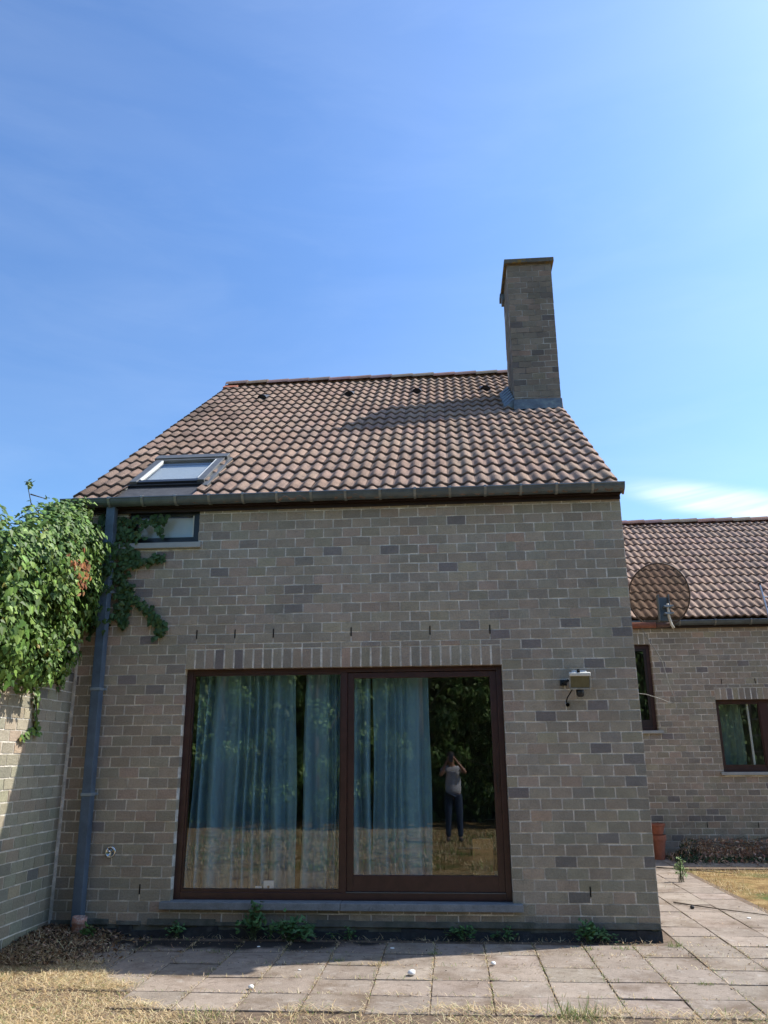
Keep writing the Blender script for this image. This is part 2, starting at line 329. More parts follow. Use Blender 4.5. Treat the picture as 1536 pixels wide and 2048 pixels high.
def brick_wall(bricks, mortar, O, U, W, z0, z1, anchor=0, holes=(), soldiers=(), thick=.3, dark=1.0, zoff=0.0, green=None, inward=None, top=None):
    """real bricks 190x90 in a 200x100 bond on the plane through O along U; inward = direction into the wall"""
    O = Vector(O); U = Vector(U); I = Vector(inward)
    J = .0118
    def P(u, d, z): q = O + U * u + I * d; return (q.x, q.y, z)
    def put(u0, u1, a, b, depth=.10):
        if u1 - u0 < .025 or b - a < .02: return
        j = lambda s=.0026: random.uniform(-s, s)
        g = green(u0, a) if green else 0
        pr = random.uniform(-.0022, .0012)
        p = [P(u0 + j(), pr + j(.0006), a + j()), P(u1 + j(), pr + j(.0006), a + j()), P(u1, depth, a), P(u0, depth, a),
             P(u0 + j(), pr + j(.0006), b + j()), P(u1 + j(), pr + j(.0006), b + j()), P(u1, depth, b), P(u0, depth, b)]
        bricks.hexa(p, brick_col(dark, g))
    blocks = list(holes) + [(a, b, c, d) for a, b, c, d in soldiers]
    k0 = math.floor((z0 - zoff) / .1) - 1
    k = k0
    while zoff + k * .1 < z1:
        a = zoff + k * .1 + J / 2; b = a + .1 - J
        a2, b2 = max(a, z0), min(b, z1)
        if b2 - a2 > .02:
            off = anchor + (0.1 if k % 2 == 0 else 0)
            n = int(W / .2) + 3
            for i in range(-1, n):
                u0 = (off % .2) - .2 + i * .2 + J / 2; u1 = u0 + .2 - J
                u0 = max(u0, 0); u1 = min(u1, W)
                if u1 - u0 < .02: continue
                if top and top((u0 + u1) / 2) < b2: continue
                parts = [(u0, u1, a2, b2)]
                for h in blocks:
                    np_ = []
                    for (p0, p1, q0, q1) in parts:
                        if p1 <= h[0] + .004 or p0 >= h[1] - .004 or q1 <= h[2] + .004 or q0 >= h[3] - .004: np_.append((p0, p1, q0, q1)); continue
                        if q0 < h[2] - .02: np_.append((p0, p1, q0, h[2]))
                        elif q1 > h[3] + .02: np_.append((p0, p1, h[3], q1))
                        aa = max(q0, h[2]) if q0 < h[2] - .02 else q0
                        if p0 < h[0]: np_.append((p0, h[0] , aa, q1))
                        if p1 > h[1]: np_.append((h[1], p1, aa, q1))
                    parts = np_
                for pt in parts: put(*pt)
        k += 1
    for a, b, c, d in soldiers:
        n = round((b - a) / .1)
        for i in range(n):
            put(a + i * (b - a) / n + J * .8, a + (i + 1) * (b - a) / n - J * .8, c + .0, d - J)
    # mortar body behind the brick faces, cut round the holes
    xs = sorted({0, W} | {h[0] - .003 for h in holes} | {h[1] + .003 for h in holes}); zs = sorted({z0, z1} | {h[2] - .003 for h in holes} | {h[3] + .003 for h in holes})
    xs = [x for x in xs if 0 <= x <= W]; zs = [z for z in zs if z0 <= z <= z1]
    for x0, x1 in zip(xs, xs[1:]):
        for q0, q1 in zip(zs, zs[1:]):
            cx, cz = (x0 + x1) / 2, (q0 + q1) / 2
            if any(h[0] < cx < h[1] and h[2] < cz < h[3] for h in holes): continue
            mortar.hexa([P(x0, .004, q0), P(x1, .004, q0), P(x1, thick, q0), P(x0, thick, q0), P(x0, .004, q1), P(x1, .004, q1), P(x1, thick, q1), P(x0, thick, q1)])

# ------------------------------------------------------------------ ground and terrace
g = MB()
def gz(x, y):
    return -.03
g.quad((-600, -600, -.022), (600, -600, -.022), (600, 600, -.022), (-600, 600, -.022))
tag(g.build('ground', 'ground'), kind='structure')
pv = MB(); bed = MB()
PX0, PY0, PW, PH = 2.06, -.57, .427, .405
def paved(cx, cy):
    if cy < -2.35 or cx < -.62: return False
    if cy < -1.2 and cx < -.35: return False
    if cy < -1.7 and cx < .25: return False
    if cy > 0 and cx < 4.45: return False
    if cy > 6.3: return False
    if cx > 5.95 and cy > .2 and cy < 5.0: return False
    if cx > 7.6: return False
    return True
for i in range(-6, 16):
    for j in range(-5, 18):
        x0 = PX0 + i * PW; y0 = PY0 + j * PH
        if not paved(x0 + PW / 2, y0 + PH / 2): continue
        gp = .0028; dz = random.uniform(-.004, .004); c = jit((.275, .228, .188), .12, .014)
        a, b, c0, d = [dz + random.uniform(-.0025, .0025) for _ in range(4)]
        e = [random.uniform(.0, .003) for _ in range(4)]
        x1, y1 = x0 + PW, y0 + PH; x0 += gp + e[0]; x1 -= gp + e[1]; y0 += gp + e[2]; y1 -= gp + e[3]
        if y1 > -.002 and x0 < 4.5 and y0 < 0: y1 = -.004
        pv.hexa([(x0, y0, -.04), (x1, y0, -.04), (x1, y1, -.04), (x0, y1, -.04), (x0, y0, a), (x1, y0, b), (x1, y1, c0), (x0, y1, d)], c)
tag(pv.build('terrace', 'paver', bevel=.004), kind='structure')
bd = MB(); MT['joint'] = material('joint_soil', (.13, .09, .06), .95, var=.4, vscale=14, bump=.8, bscale=70)
bd.box(-.72, 5.99, -2.42, .1, -.044, -.009); bd.box(4.45, 5.99, .1, 6.3, -.044, -.009); bd.box(5.99, 8, 4.9, 6.3, -.044, -.009)
tag(bd.build('paving_bed', 'joint'), kind='structure')

# ------------------------------------------------------------------ main house
HX0, HX1 = -1.4, 4.5
house = thing('house', (1.5, 0, 0), 'main brick house with tall sliding door, sloping tiled roof and tall chimney', 'house')
DOOR = (0.0 + 1.4, 3.2 + 1.4, .235, 2.45)      # in wall coordinate u = x+1.4
SW = (-.74 + 1.4, .05 + 1.4, 3.72, 4.16)
bm_, mm_ = MB(), MB()
def fgreen(u, z): 
    x = u - 1.4
    return max(0, min(1.3, (1.6 - z) * .6)) * .7 + max(0, min(1, (x - 3.0) / 1.2)) * .6
brick_wall(bm_, mm_, (HX0, 0, 0), (1, 0, 0), 5.9, .10, 4.22, anchor=5.9, holes=[DOOR, SW], soldiers=[(1.4, 4.6, 2.45, 2.65)], thick=.30, inward=(0, 1, 0), green=fgreen)
# brickwork of the visible corner turning onto the gables is plain behind
front = bm_.build('wall', 'brick', house); fm = mm_.build('mortar', 'mortar', front)
# gable walls
def gable(x, sgn, name='gable_wall'):
    b = MB(); ym = 5.77; y0, y1 = .30, 11.54; t = .28
    def zt(y): return min(4.13 + .722 * min(y, 11.54 - y), 9) 
    pts = [(y0, 0), (y1, 0), (y1, zt(y1)), (ym, zt(ym)), (y0, zt(y0))]
    xo, xi = (x, x - sgn * t)
    n = len(pts); A = [(xo, p[0], p[1]) for p in pts]; B = [(xi, p[0], p[1]) for p in pts]
    b.poly(A if sgn > 0 else A[::-1]); b.poly(B[::-1] if sgn > 0 else B)
    for k in range(n): b.quad(A[k], B[k], B[(k + 1) % n], A[(k + 1) % n])
    return b.build(name, 'brick_tex', house)
def brick_tex_mat():
    m = bpy.data.materials.new('brick_bond'); m.use_nodes = True; t = m.node_tree; b = t.nodes['Principled BSDF']; b.inputs['Roughness'].default_value = .92
    g_ = t.nodes.new('ShaderNodeNewGeometry'); sp = t.nodes.new('ShaderNodeSeparateXYZ'); cb = t.nodes.new('ShaderNodeCombineXYZ'); ad = t.nodes.new('ShaderNodeMath')
    t.links.new(g_.outputs['Position'], sp.inputs[0]); t.links.new(sp.outputs['X'], ad.inputs[0]); t.links.new(sp.outputs['Y'], ad.inputs[1])
    t.links.new(ad.outputs[0], cb.inputs[0]); t.links.new(sp.outputs['Z'], cb.inputs[1])
    br = t.nodes.new('ShaderNodeTexBrick'); t.links.new(cb.outputs[0], br.inputs[0])
    br.inputs['Scale'].default_value = 1; br.inputs['Brick Width'].default_value = .2; br.inputs['Row Height'].default_value = .1; br.inputs['Mortar Size'].default_value = .005
    br.inputs['Color1'].default_value = (.23, .19, .155, 1); br.inputs['Color2'].default_value = (.16, .145, .125, 1); br.inputs['Mortar'].default_value = (.33, .32, .29, 1)
    t.links.new(br.outputs['Color'], b.inputs['Base Color'])
    bp = t.nodes.new('ShaderNodeBump'); bp.inputs['Strength'].default_value = .5; bp.inputs['Distance'].default_value = .005; bp.invert = True
    t.links.new(br.outputs['Fac'], bp.inputs['Height']); t.links.new(bp.outputs[0], b.inputs['Normal'])
    return m
MT['brick_tex'] = brick_tex_mat()
gable(4.498, 1); gable(-1.398, -1)
b = MB(); b.box(-1.1, 4.2, 11.24, 11.54, 0, 4.1); b.build('back_wall', 'brick_tex', house)
# room behind the glass
b = MB(); b.box(-1.1, 4.2, 3.4, 3.5, .05, 2.68); b.box(-1.1, 4.2, .32, 3.5, 2.7, 2.8); b.box(-1.12, -1.1, .3, 3.5, .05, 2.68); b.box(4.2, 4.218, .3, 3.5, .05, 2.68)
b.build('room_wall', 'plaster', house)
b = MB(); b.box(-1.1, 4.2, .18, 3.5, .28, .33); b.build('room_floor', 'floorwood', house)
# base strip: bitumen and broken cement ledge
b = MB(); random.seed(11)
x = -1.15
while x < 4.5:
    x2 = min(4.5, x + random.uniform(.12, .4)); h = random.uniform(.05, .095)
    b.hexa([(x, -.022 - random.uniform(0, .012), -.03), (x2, -.022 - random.uniform(0, .012), -.03), (x2, .004, -.03), (x, .004, -.03), (x, -.012, h), (x2, -.010, h + random.uniform(-.02, .02)), (x2, .004, h), (x, .004, h)]); x = x2
b.build('damp_course', 'bitumen', house)
b = MB(); b.box(HX0, HX1, .003, .3, -.04, .10); b.build('plinth', 'cement', house)
b = MB(); x = -1.15
while x < 4.49:
    x2 = min(4.49, x + random.uniform(.2, .7)); zt = random.uniform(.125, .15); o = random.uniform(.008, .02)
    b.hexa([(x, -o - .006, .098), (x2, -o - .006, .098), (x2, .003, .098), (x, .003, .098), (x, -o, zt), (x2, -o, zt + random.uniform(-.012, .006)), (x2, .003, zt), (x, .003, zt)]); x = x2 + (random.uniform(.02, .15) if random.random() < .35 else 0)
b.build('cement_ledge', 'cement', house)
# weep holes
def weep(x, z, y, par, h=.09):
    q = MB(); q.box(x - .0055, x + .0055, y - .0035, y + .02, z, z + h); q.build('weep_hole', 'black', par)
for x in (.1, .5, .9, 1.7, 2.5, 3.1): weep(x, 2.756, 0, house)
for x in (3.9, -.3): weep(x, .356, 0, house, .088)

# ---- roofs
def roof_tiles(mb, x0, x1, y0, z0, L, slope, gauge=.345, holes=(), colr=(.29, .196, .145), seed=3, mossleft=False):
    rnd = random.Random(seed); cs, sn = math.cos(slope), math.sin(slope); per = .15; NS = 7
    rows = int(math.ceil(L / gauge))
    nt_ = int(math.ceil((x1 - x0) / (2 * per)))
    wid = (x1 - x0) / nt_
    def P(u, v, h): return (x0 + u, y0 + v * cs - h * sn, z0 + v * sn + h * cs)
    def prof(t):        # t in waves
        ph = t * 2 * math.pi
        return .034 * ((1 - math.cos(ph)) / 2) ** 1.1
    for r in range(rows):
        v0 = r * gauge; v1 = min(L, (r + 1) * gauge + .05)
        for i in range(nt_):
            c = tuple(x * (1 + rnd.uniform(-.13, .13)) for x in colr); k = 1 + rnd.uniform(-.04, .04); c = (c[0], c[0] * colr[1] / colr[0] * k, c[0] * colr[2] / colr[0] * k * (1 + rnd.uniform(-.03, .05)))
            if mossleft and i < 5:
                mk = 1 - .11 * (5 - i) * rnd.random(); c = tuple(q * mk for q in c)
            dz = rnd.uniform(-.003, .003); dv = rnd.uniform(-.004, .004); tl = rnd.uniform(-.003, .003)
            n = NS * 2; base = len(mb.v); cols = []
            for s in range(n + 1):
                t = s / n * 2; u = i * wid + s / n * wid
                if s == 0: u += .0015
                if s == n: u -= .0015
                h = prof(t) + dz + tl * (s / n - .5) + (.004 if s > n * .86 else 0)
                va = v0 + dv
                mb.v += [P(u, va + .003, h + .004), P(u, va, h + .028), P(u, va + .007, h + .036), P(u, v1, h + .002)]
                cols.append(u)
            for s in range(n):
                um = x0 + (cols[s] + cols[s + 1]) / 2; vm = y0 + (v0 + gauge * .5) * cs
                if any(a < um < b_ and c_ < vm < d_ for a, b_, c_, d_ in holes): continue
                a = base + s * 4; b2 = a + 4
                mb.f.append((a, b2, b2 + 1, a + 1)); mb.c.append(tuple(q * .6 for q in c))  # lower lip: shade of the tile edge painted into its colour, plus some grime
                mb.f.append((a + 1, b2 + 1, b2 + 2, a + 2)); mb.c.append(c)
                mb.f.append((a + 2, b2 + 2, b2 + 3, a + 3)); mb.c.append(c)
            if i == nt_ - 1 or i == 0:      # turned-down verge flap
                s_ = n if i else 0; u = (cols[s_] + (.012 if i else -.012))
                h0 = prof(2 if i else 0) + dz
                hh = [P(u, v0, h0 + .03), P(u, v1, h0 + .008), P(u, v1, -.06), P(u, v0 + .03, -.045)]
                hi = [P(u - (.016 if i else -.016), v0, h0 + .03), P(u - (.016 if i else -.016), v1, h0 + .008), P(u - (.016 if i else -.016), v1, -.06), P(u - (.016 if i else -.016), v0 + .03, -.045)]
                mb.quad(*(hh if i else hh[::-1]), c); mb.quad(*hi, c); mb.quad(hh[0], hi[0], hi[3], hh[3], c); mb.quad(hh[0], hh[1], hi[1], hi[0], c)
SL = math.atan(.722)
RY0 = -.17; RZ0 = 4.31 + .722 * RY0 - .03
RL = (5.77 - RY0) / math.cos(SL)
SKH = (-.90, -.02, -.3, 1.2)
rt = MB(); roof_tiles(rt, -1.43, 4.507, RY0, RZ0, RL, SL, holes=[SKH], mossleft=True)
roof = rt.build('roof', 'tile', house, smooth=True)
mod = roof.modifiers.new('es', 'EDGE_SPLIT'); mod.split_angle = R(50)
def slab(x0, x1, y0, z0, L, slope, t, flip=1):
    cs, sn = math.cos(slope), math.sin(slope)
    def P(x, v, h): return (x, y0 + flip * (v * cs - h * sn), z0 + v * sn + h * cs)
    q = MB(); p = [P(x0, 0, -t), P(x1, 0, -t), P(x1, L, -t), P(x0, L, -t), P(x0, 0, -.004), P(x1, 0, -.004), P(x1, L, -.004), P(x0, L, -.004)]
    q.hexa(p); return q
slab(-1.39, 4.49, .02, 4.31 + .722 * .02 - .03, (5.77 - .02) / math.cos(SL), SL, .12).build('roof_deck', 'wood_dark', house)
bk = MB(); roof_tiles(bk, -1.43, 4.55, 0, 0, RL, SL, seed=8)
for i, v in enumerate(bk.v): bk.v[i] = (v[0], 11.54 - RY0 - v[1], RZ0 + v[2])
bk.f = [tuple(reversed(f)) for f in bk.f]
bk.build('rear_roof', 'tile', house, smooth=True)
slab(-1.39, 4.49, 11.52, 4.29, 5.75 / math.cos(SL), SL, .12, -1).build('rear_roof_deck', 'wood_dark', house)
# ridge tiles
def ridge(x0, x1, y, z, parent, n, rise=0.0, colr=(.17, .115, .10)):
    rnd = random.Random(5); q = MB(); w_ = (x1 - x0) / n
    for i in range(n):
        a = x0 + i * w_ - .02; b_ = a + w_ + .02; c = tuple(k * (1 + rnd.uniform(-.15, .15)) for k in colr); dz = rnd.uniform(-.004, .004)
        prof = [(-.155, -.085), (-.13, -.04), (-.07, .012), (0, .03), (.07, .012), (.13, -.04), (.155, -.085)]
        za, zb = z + dz + .0, z + dz + .018
        for (p0, q0), (p1, q1) in zip(prof, prof[1:]):
            q.quad((a, y + p1, za + q1), (a, y + p0, za + q0), (b_, y + p0, zb + q0), (b_, y + p1, zb + q1), c)
            for xx, zz in ((a, za), (b_, zb)):
                q.quad((xx, y + p0, zz + q0), (xx, y + p1, zz + q1), (xx, y + p1 * .9, zz + q1 - .02), (xx, y + p0 * .9, zz + q0 - .02), c)
    return q.build('ridge_tile', 'tile', parent)
ridge(-1.42, 4.55, 5.77, RZ0 + RL * math.sin(SL) + .075, roof, 15)
b = MB(); b.hexa([(-1.45, 5.52, 8.27), (-1.18, 5.52, 8.27), (-1.18, 5.72, 8.42), (-1.45, 5.72, 8.42), (-1.45, 5.50, 8.325), (-1.18, 5.50, 8.325), (-1.18, 5.70, 8.47), (-1.45, 5.70, 8.47)])
b.build('ridge_end_mortar', 'terracotta', roof)
def rp(x, y, h=0): # point on main roof plane, h above it
    return Vector((x, y - h * math.sin(SL), 4.28 + .722 * y + h * math.cos(SL)))
def vent(x, y, par):
    q = MB(); n = 8; w_ = .085
    for i in range(n):
        a0, a1 = math.pi * i / n, math.pi * (i + 1) / n
        f0, f1 = rp(x - w_ * math.cos(a0), y - .12, .04 + .075 * math.sin(a0)), rp(x - w_ * math.cos(a1), y - .12, .04 + .075 * math.sin(a1))
        k0, k1 = rp(x - w_ * math.cos(a0), y + .13, .04 + .015 * math.sin(a0)), rp(x - w_ * math.cos(a1), y + .13, .04 + .015 * math.sin(a1))
        q.quad(f0, f1, k1, k0); ff0 = rp(x - w_ * math.cos(a0) * .85, y - .11, .03 + .06 * math.sin(a0)); ff1 = rp(x - w_ * math.cos(a1) * .85, y - .11, .03 + .06 * math.sin(a1))
        q.quad(f0, ff0, ff1, f1); q.poly([ff0, ff1, rp(x, y - .10, .0)])
    q.build('roof_vent', 'anthracite', par)
for x in (-.43, 1.1, 2.27, 3.44): vent(x, 4.62, house)
# soffit boards under the eaves
b = MB(); b.box(-1.4, 4.5, -.075, .0, 4.165, 4.20); b.box(-1.4, 4.5, -.02, -.002, 4.125, 4.163)
b.build('eaves_board', 'wood_dark', house)

# ---- gutters
def gutter(x0, x1, yc, zc, r, parent, brk, name='gutter'):
    q = MB(); n = 10; t = .004
    prof = []
    for k in range(n + 1):
        a = math.pi + math.pi * k / n; prof.append((yc + r * math.cos(a), zc + r * 1.05 * math.sin(a)))
    outer = [(prof[0][0] - .008, prof[0][1] + .012), (prof[0][0] + .004, prof[0][1] + .014)] 
    P_ = [(prof[0][0] + .006, prof[0][1] + .010), (prof[0][0] - .006, prof[0][1] + .014), (prof[0][0] - .010, prof[0][1] + .004), (prof[0][0] - .002, prof[0][1] - .004)] + prof[1:] + [(prof[-1][0], prof[-1][1] + .03)]
    xs = [x0]
    while xs[-1] < x1 - .01: xs.append(min(x1, xs[-1] + .72))
    for xa, xb in zip(xs, xs[1:]):
        for (a, b_), (c, d) in zip(P_, P_[1:]): q.quad((xb, a, b_), (xa, a, b_), (xa, c, d), (xb, c, d))
    for xx in (x0, x1): q.poly([(xx, a, b_) for a, b_ in P_])
    g_ = q.build(name, 'zinc', parent, smooth=False)
    sm = g_.modifiers.new('s', 'SOLIDIFY'); sm.thickness = .003
    for x in brk:
        q = MB(); w_ = .013
        ring = [(prof[0][0] - .006 + .0, prof[0][1] + .022), (prof[0][0] - .016, prof[0][1] + .016), (prof[0][0] - .016, prof[0][1] - .004)] + [(yc + (r + .006) * math.cos(math.pi + math.pi * k / n), zc + (r * 1.05 + .006) * math.sin(math.pi + math.pi * k / n)) for k in range(1, n)]
        for (a, b_), (c, d) in zip(ring, ring[1:]):
            q.quad((x + w_, a, b_), (x - w_, a, b_), (x - w_, c, d), (x + w_, c, d))
        q.quad((x - w_, ring[0][0], ring[0][1]), (x + w_, ring[0][0], ring[0][1]), (x + w_, yc + r, zc + .035), (x - w_, yc + r, zc + .035))
        o = q.build('gutter_bracket', 'zinc_light', g_); s2 = o.modifiers.new('s', 'SOLIDIFY'); s2.thickness = .004; s2.offset = 0
    return g_
gutter(-1.42, 4.517, -.145, 4.235, .068, house, [-1.25 + .363 * i for i in range(16)])
# ---- downpipe (square), slightly leaning
b = MB()
def pq(x, y, z): return (x, y, z)
T0, T1 = Vector((-.885, -.095, 4.17)), Vector((-.835, -.095, .02))
def ring(c, wx=.046, wy=.05): return [(c.x - wx, c.y - wy, c.z), (c.x + wx, c.y - wy, c.z), (c.x + wx, c.y + wy, c.z), (c.x - wx, c.y + wy, c.z)]
b.hexa(ring(T1) + ring(T0)); dp = b.build('downpipe', 'pipe', house, bevel=.006)
for z in (3.24, 2.24, 1.24):
    c = T1 + (T0 - T1) * ((z - T1.z) / (T0.z - T1.z)); q = MB(); c2 = c + Vector((0, 0, .028)); 
    q.hexa(ring(c, .053, .057) + ring(c2, .053, .057)); q.box(c.x + .053, c.x + .075, -.06, -.03, z + .004, z + .024); q.box(c.x - .075, c.x - .053, -.06, -.03, z + .004, z + .024)
    q.build('pipe_clamp', 'pipe_light', dp, bevel=.003)

# ---- sliding door
door_root = thing_part = None
fr = MB(); Y0 = .085; y1 = .17
fr.box(.0, .062, Y0, y1, .30, 2.45); fr.box(3.145, 3.2, Y0, y1, .30, 2.45); fr.box(.062, 3.145, Y0, y1, 2.405, 2.45); fr.box(.062, 3.145, Y0, y1, .30, .365)
fr.box(1.598, 1.655, Y0 - .004, y1, .365, 2.405)
sd = fr.build('sliding_door', 'wood', house, bevel=.003)
q = MB(); q.box(.062, .078, .10, .15, .365, 2.405); q.box(1.582, 1.598, .10, .15, .365, 2.405); q.box(.078, 1.582, .10, .15, 2.388, 2.405); q.box(.078, 1.582, .10, .15, .365, .392)
q.build('glazing_bead', 'wood', sd)
q = MB(); q.box(1.655, 1.72, .105, .16, .375, 2.40); q.box(3.08, 3.145, .105, .16, .375, 2.40); q.box(1.72, 3.08, .105, .16, 2.345, 2.40); q.box(1.72, 3.08, .105, .16, .375, .515)
q.build('door_leaf', 'wood', sd, bevel=.003)
q = MB(); q.box(1.655, 3.145, .080, .105, .366, .373); q.build('door_track', 'grey_metal', sd)
q = MB(); q.box(.078, 1.582, .125, .129, .392, 2.388); q.build('fixed_pane', 'glass', sd)
q = MB(); q.box(1.72, 3.08, .130, .134, .515, 2.345); q.build('leaf_pane', 'glass', sd)
q = MB(); q.box(3.108, 3.122, .085, .105, 1.25, 1.42); q.build('door_handle', 'wood_dark', sd)
q = MB(); q.box(-.085, 1.618, -.06, .10, .236, .300); q.box(1.622, 3.285, -.062, .10, .235, .299); q.build('door_sill', 'stone', house, bevel=.005)
# curtains (hang inside: things of their own)
def curtain(x0, x1, y, z0, z1, folds, mat, label, seed, amp=.035, flare=0.0):
    rnd = random.Random(seed); nx = folds * 14; nz_ = 14; q = MB(); ph = [rnd.uniform(-1, 1) for _ in range(folds + 2)]
    idx = []
    for k in range(nz_ + 1):
        z = z1 + (z0 - z1) * k / nz_; row = []
        for i in range(nx + 1):
            t = i / nx; f = max(0, min(folds, t * folds + .42 * math.sin(t * 9 + seed) * math.sin(math.pi * t))); j = int(min(folds - 1, f)); p = ph[j] * (1 - (f - j)) + ph[j + 1] * (f - j)
            x = x0 + (x1 - x0) * t + flare * (t - .5) * 2 * (k / nz_) + .008 * math.sin(k * .5 + p * 3)
            yy = y + amp * 1.35 * math.sin(f * 2 * math.pi + p * 1.6 + .6 * math.sin(f * 2 * math.pi)) * (.75 + .35 * k / nz_) + .014 * math.sin(f * 5.1 + p * 4)
            row.append(len(q.v)); q.v.append((x, yy, z))
        idx.append(row)
    for k in range(nz_):
        for i in range(nx): q.f.append((idx[k][i], idx[k][i + 1], idx[k + 1][i + 1], idx[k + 1][i])); q.c.append((.5, .5, .5))
    o = q.build('curtain', mat, smooth=True); return tag(o, label, 'curtain', 'long curtains behind the sliding door')
curtain(.10, 1.10, .30, .345, 2.5, 8, 'curtain', 'pale teal curtain behind the left end of the fixed pane', 1, .045, .05)
curtain(1.20, 1.86, .28, .345, 2.5, 6, 'curtain', 'teal curtain behind the middle post of the sliding door', 2, .035, .03)
curtain(1.90, 2.47, .30, .345, 2.5, 5, 'curtain', 'teal curtain hanging behind the right sliding leaf', 3, .035, 0)
# things seen through the door glass
q = MB(); q.box(2.86, 3.06, .50, .54, .33, .80); tag(q.build('wooden_board', 'orangewood', bevel=.004), 'upright orange wooden board indoors behind the right sliding leaf', 'board')
q = MB(); q.box(.845, .945, .185, .215, .333, .452); so_ = q.build('socket_box', 'foam', bevel=.006); tag(so_, 'small white socket box standing behind the left pane', 'socket box')
q = MB(); q.box(.885, .905, .181, .1852, .38, .41); q.box(.885, .917, .181, .1852, .372, .38); q.build('socket_mark', 'zinc', so_)
q = MB(); q.box(.765, .825, .185, .215, .333, .402); tag(q.build('white_block', 'foam', bevel=.004), 'low white block just left of the white socket box behind the glass', 'block')
q = MB(); q.box(3.0, 3.2, .7, .9, .33, .46); q.box(3.02, 3.18, .69, .7, .35, .44); tag(q.build('cardboard_box', 'white', bevel=.006), 'white box on the indoor floor at the right end of the door', 'box')

# ---- small upper-left window
x0, x1, z0, z1 = -.735, .045, 3.785, 4.155
q = MB(); q.box(x0, x0 + .05, .04, .12, z0, z1); q.box(x1 - .05, x1, .04, .12, z0, z1); q.box(x0 + .05, x1 - .05, .04, .12, z1 - .05, z1); q.box(x0 + .05, x1 - .05, .04, .12, z0, z0 + .05)
w1 = q.build('window', 'anthracite', house, bevel=.004)
q = MB(); q.box(x0 + .05, x0 + .075, .055, .11, z0 + .05, z1 - .05); q.box(x1 - .068, x1 - .05, .052, .11, z0 + .05, z1 - .05); q.box(x0 + .075, x1 - .068, .055, .11, z0 + .05, z0 + .075); q.build('window_sash', 'anthracite', w1)
q = MB(); q.box(x1 - .085, x1 - .068, .06, .10, z0 + .075, z1 - .052); q.build('sash_bead', 'white', w1)
q = MB(); q.box(x0 + .075, x1 - .085, .075, .079, z0 + .075, z1 - .05); q.build('window_pane', 'glass_room', w1)
q = MB(); q.box(x0 + .06, x1 - .07, .15, .16, z0 + .06, z1 - .05); q.build('window_blind', 'blind', w1)
q = MB(); q.box(-.80, .085, -.045, .10, 3.722, 3.782); q.build('window_sill', 'stone_light', house) if False else None
MT['stone_light'] = material('light_grey_sill', (.36, .36, .34), .75, var=.12, bump=.2)
q.build('window_sill', 'stone_light', house, bevel=.004)

# ---- roof window
def rbox(mb, x0, x1, y0, y1, h0, h1):
    mb.hexa([rp(x0, y0, h0), rp(x1, y0, h0), rp(x1, y1, h0), rp(x0, y1, h0), rp(x0, y0, h1), rp(x1, y0, h1), rp(x1, y1, h1), rp(x0, y1, h1)])
q = MB(); a, c, d, e = -.90, -.03, .36, 1.17
rbox(q, a, a + .085, d, e, -.02, .085); rbox(q, c - .085, c, d, e, -.02, .085); rbox(q, a + .085, c - .085, e - .075, e, -.02, .085); rbox(q, a - .03, c + .03, e - .03, e + .09, -.02, .10)
rw = q.build('roof_window', 'grey_metal', house, bevel=.005)
q = MB(); rbox(q, a + .085, c - .085, d, d + .07, -.02, .075); rbox(q, a - .0, c + .0, d - .035, d, -.02, .05); rbox(q, a - .01, c + .01, d - .07, d - .035, -.02, .025); q.build('roof_window_bottom_frame', 'anthracite', rw, bevel=.003)
for xa, xb in ((a + .085, a + .105), (c - .10, c - .085)): q = MB(); rbox(q, xa, xb, d + .07, e - .075, .05, .082); q.build('roof_window_bead', 'white', rw)
q = MB(); rbox(q, a + .105, c - .10, d + .07, e - .075, .055, .060); q.build('roof_window_pane', 'glass_room', rw)
q = MB(); rbox(q, a + .09, c - .09, d + .06, e - .08, .0, .01); q.build('roof_window_blind', material('grey_blind', (.36, .38, .40), .8), rw)
q = MB(); rbox(q, a - .04, c + .04, -.13, d - .07, .012, .02); q.build('roof_window_apron', material('dark_apron', (.055, .055, .058), .7, var=.3, vscale=12, bump=.3), rw)
for xa, xb, hh_ in ((a - .055, a - .002, .03), (c + .002, c + .07, .055)): q = MB(); rbox(q, xa, xb, d - .1, e + .05, -.01, hh_); q.build('roof_window_flashing', 'grey_metal', rw, bevel=.004)

# ---- chimney
CX0, CX1, CY0, CY1 = 3.80, 4.495, 3.2, 4.12
bb_, mb_ = MB(), MB()
def cz(y): return 4.31 + .722 * y - .1
ztop = 9.13
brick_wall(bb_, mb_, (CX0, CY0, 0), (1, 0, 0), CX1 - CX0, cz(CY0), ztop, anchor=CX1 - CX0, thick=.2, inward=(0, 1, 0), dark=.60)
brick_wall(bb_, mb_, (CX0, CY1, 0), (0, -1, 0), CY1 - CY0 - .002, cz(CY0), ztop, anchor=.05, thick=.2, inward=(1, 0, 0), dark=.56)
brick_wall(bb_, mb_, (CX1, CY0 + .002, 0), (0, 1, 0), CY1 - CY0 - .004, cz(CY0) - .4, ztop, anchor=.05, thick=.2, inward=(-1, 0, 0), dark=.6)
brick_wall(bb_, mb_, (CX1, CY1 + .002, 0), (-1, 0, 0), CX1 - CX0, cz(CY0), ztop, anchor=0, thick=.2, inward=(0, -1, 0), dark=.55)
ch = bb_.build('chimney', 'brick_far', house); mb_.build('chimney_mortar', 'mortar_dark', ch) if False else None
MT['mortar_dark'] = material('sooty_mortar', (.36, .34, .30), .95, var=.5, vscale=4, bump=.6, stain=[((.035, .035, .033), 2.2, .45, .6, .8, None, None)])
mb_.build('chimney_mortar', 'mortar_dark', ch)
q = MB(); q.box(3.755, 4.54, 3.14, 4.18, 9.13, 9.205); q.build('chimney_cap', 'cap', ch, bevel=.006)
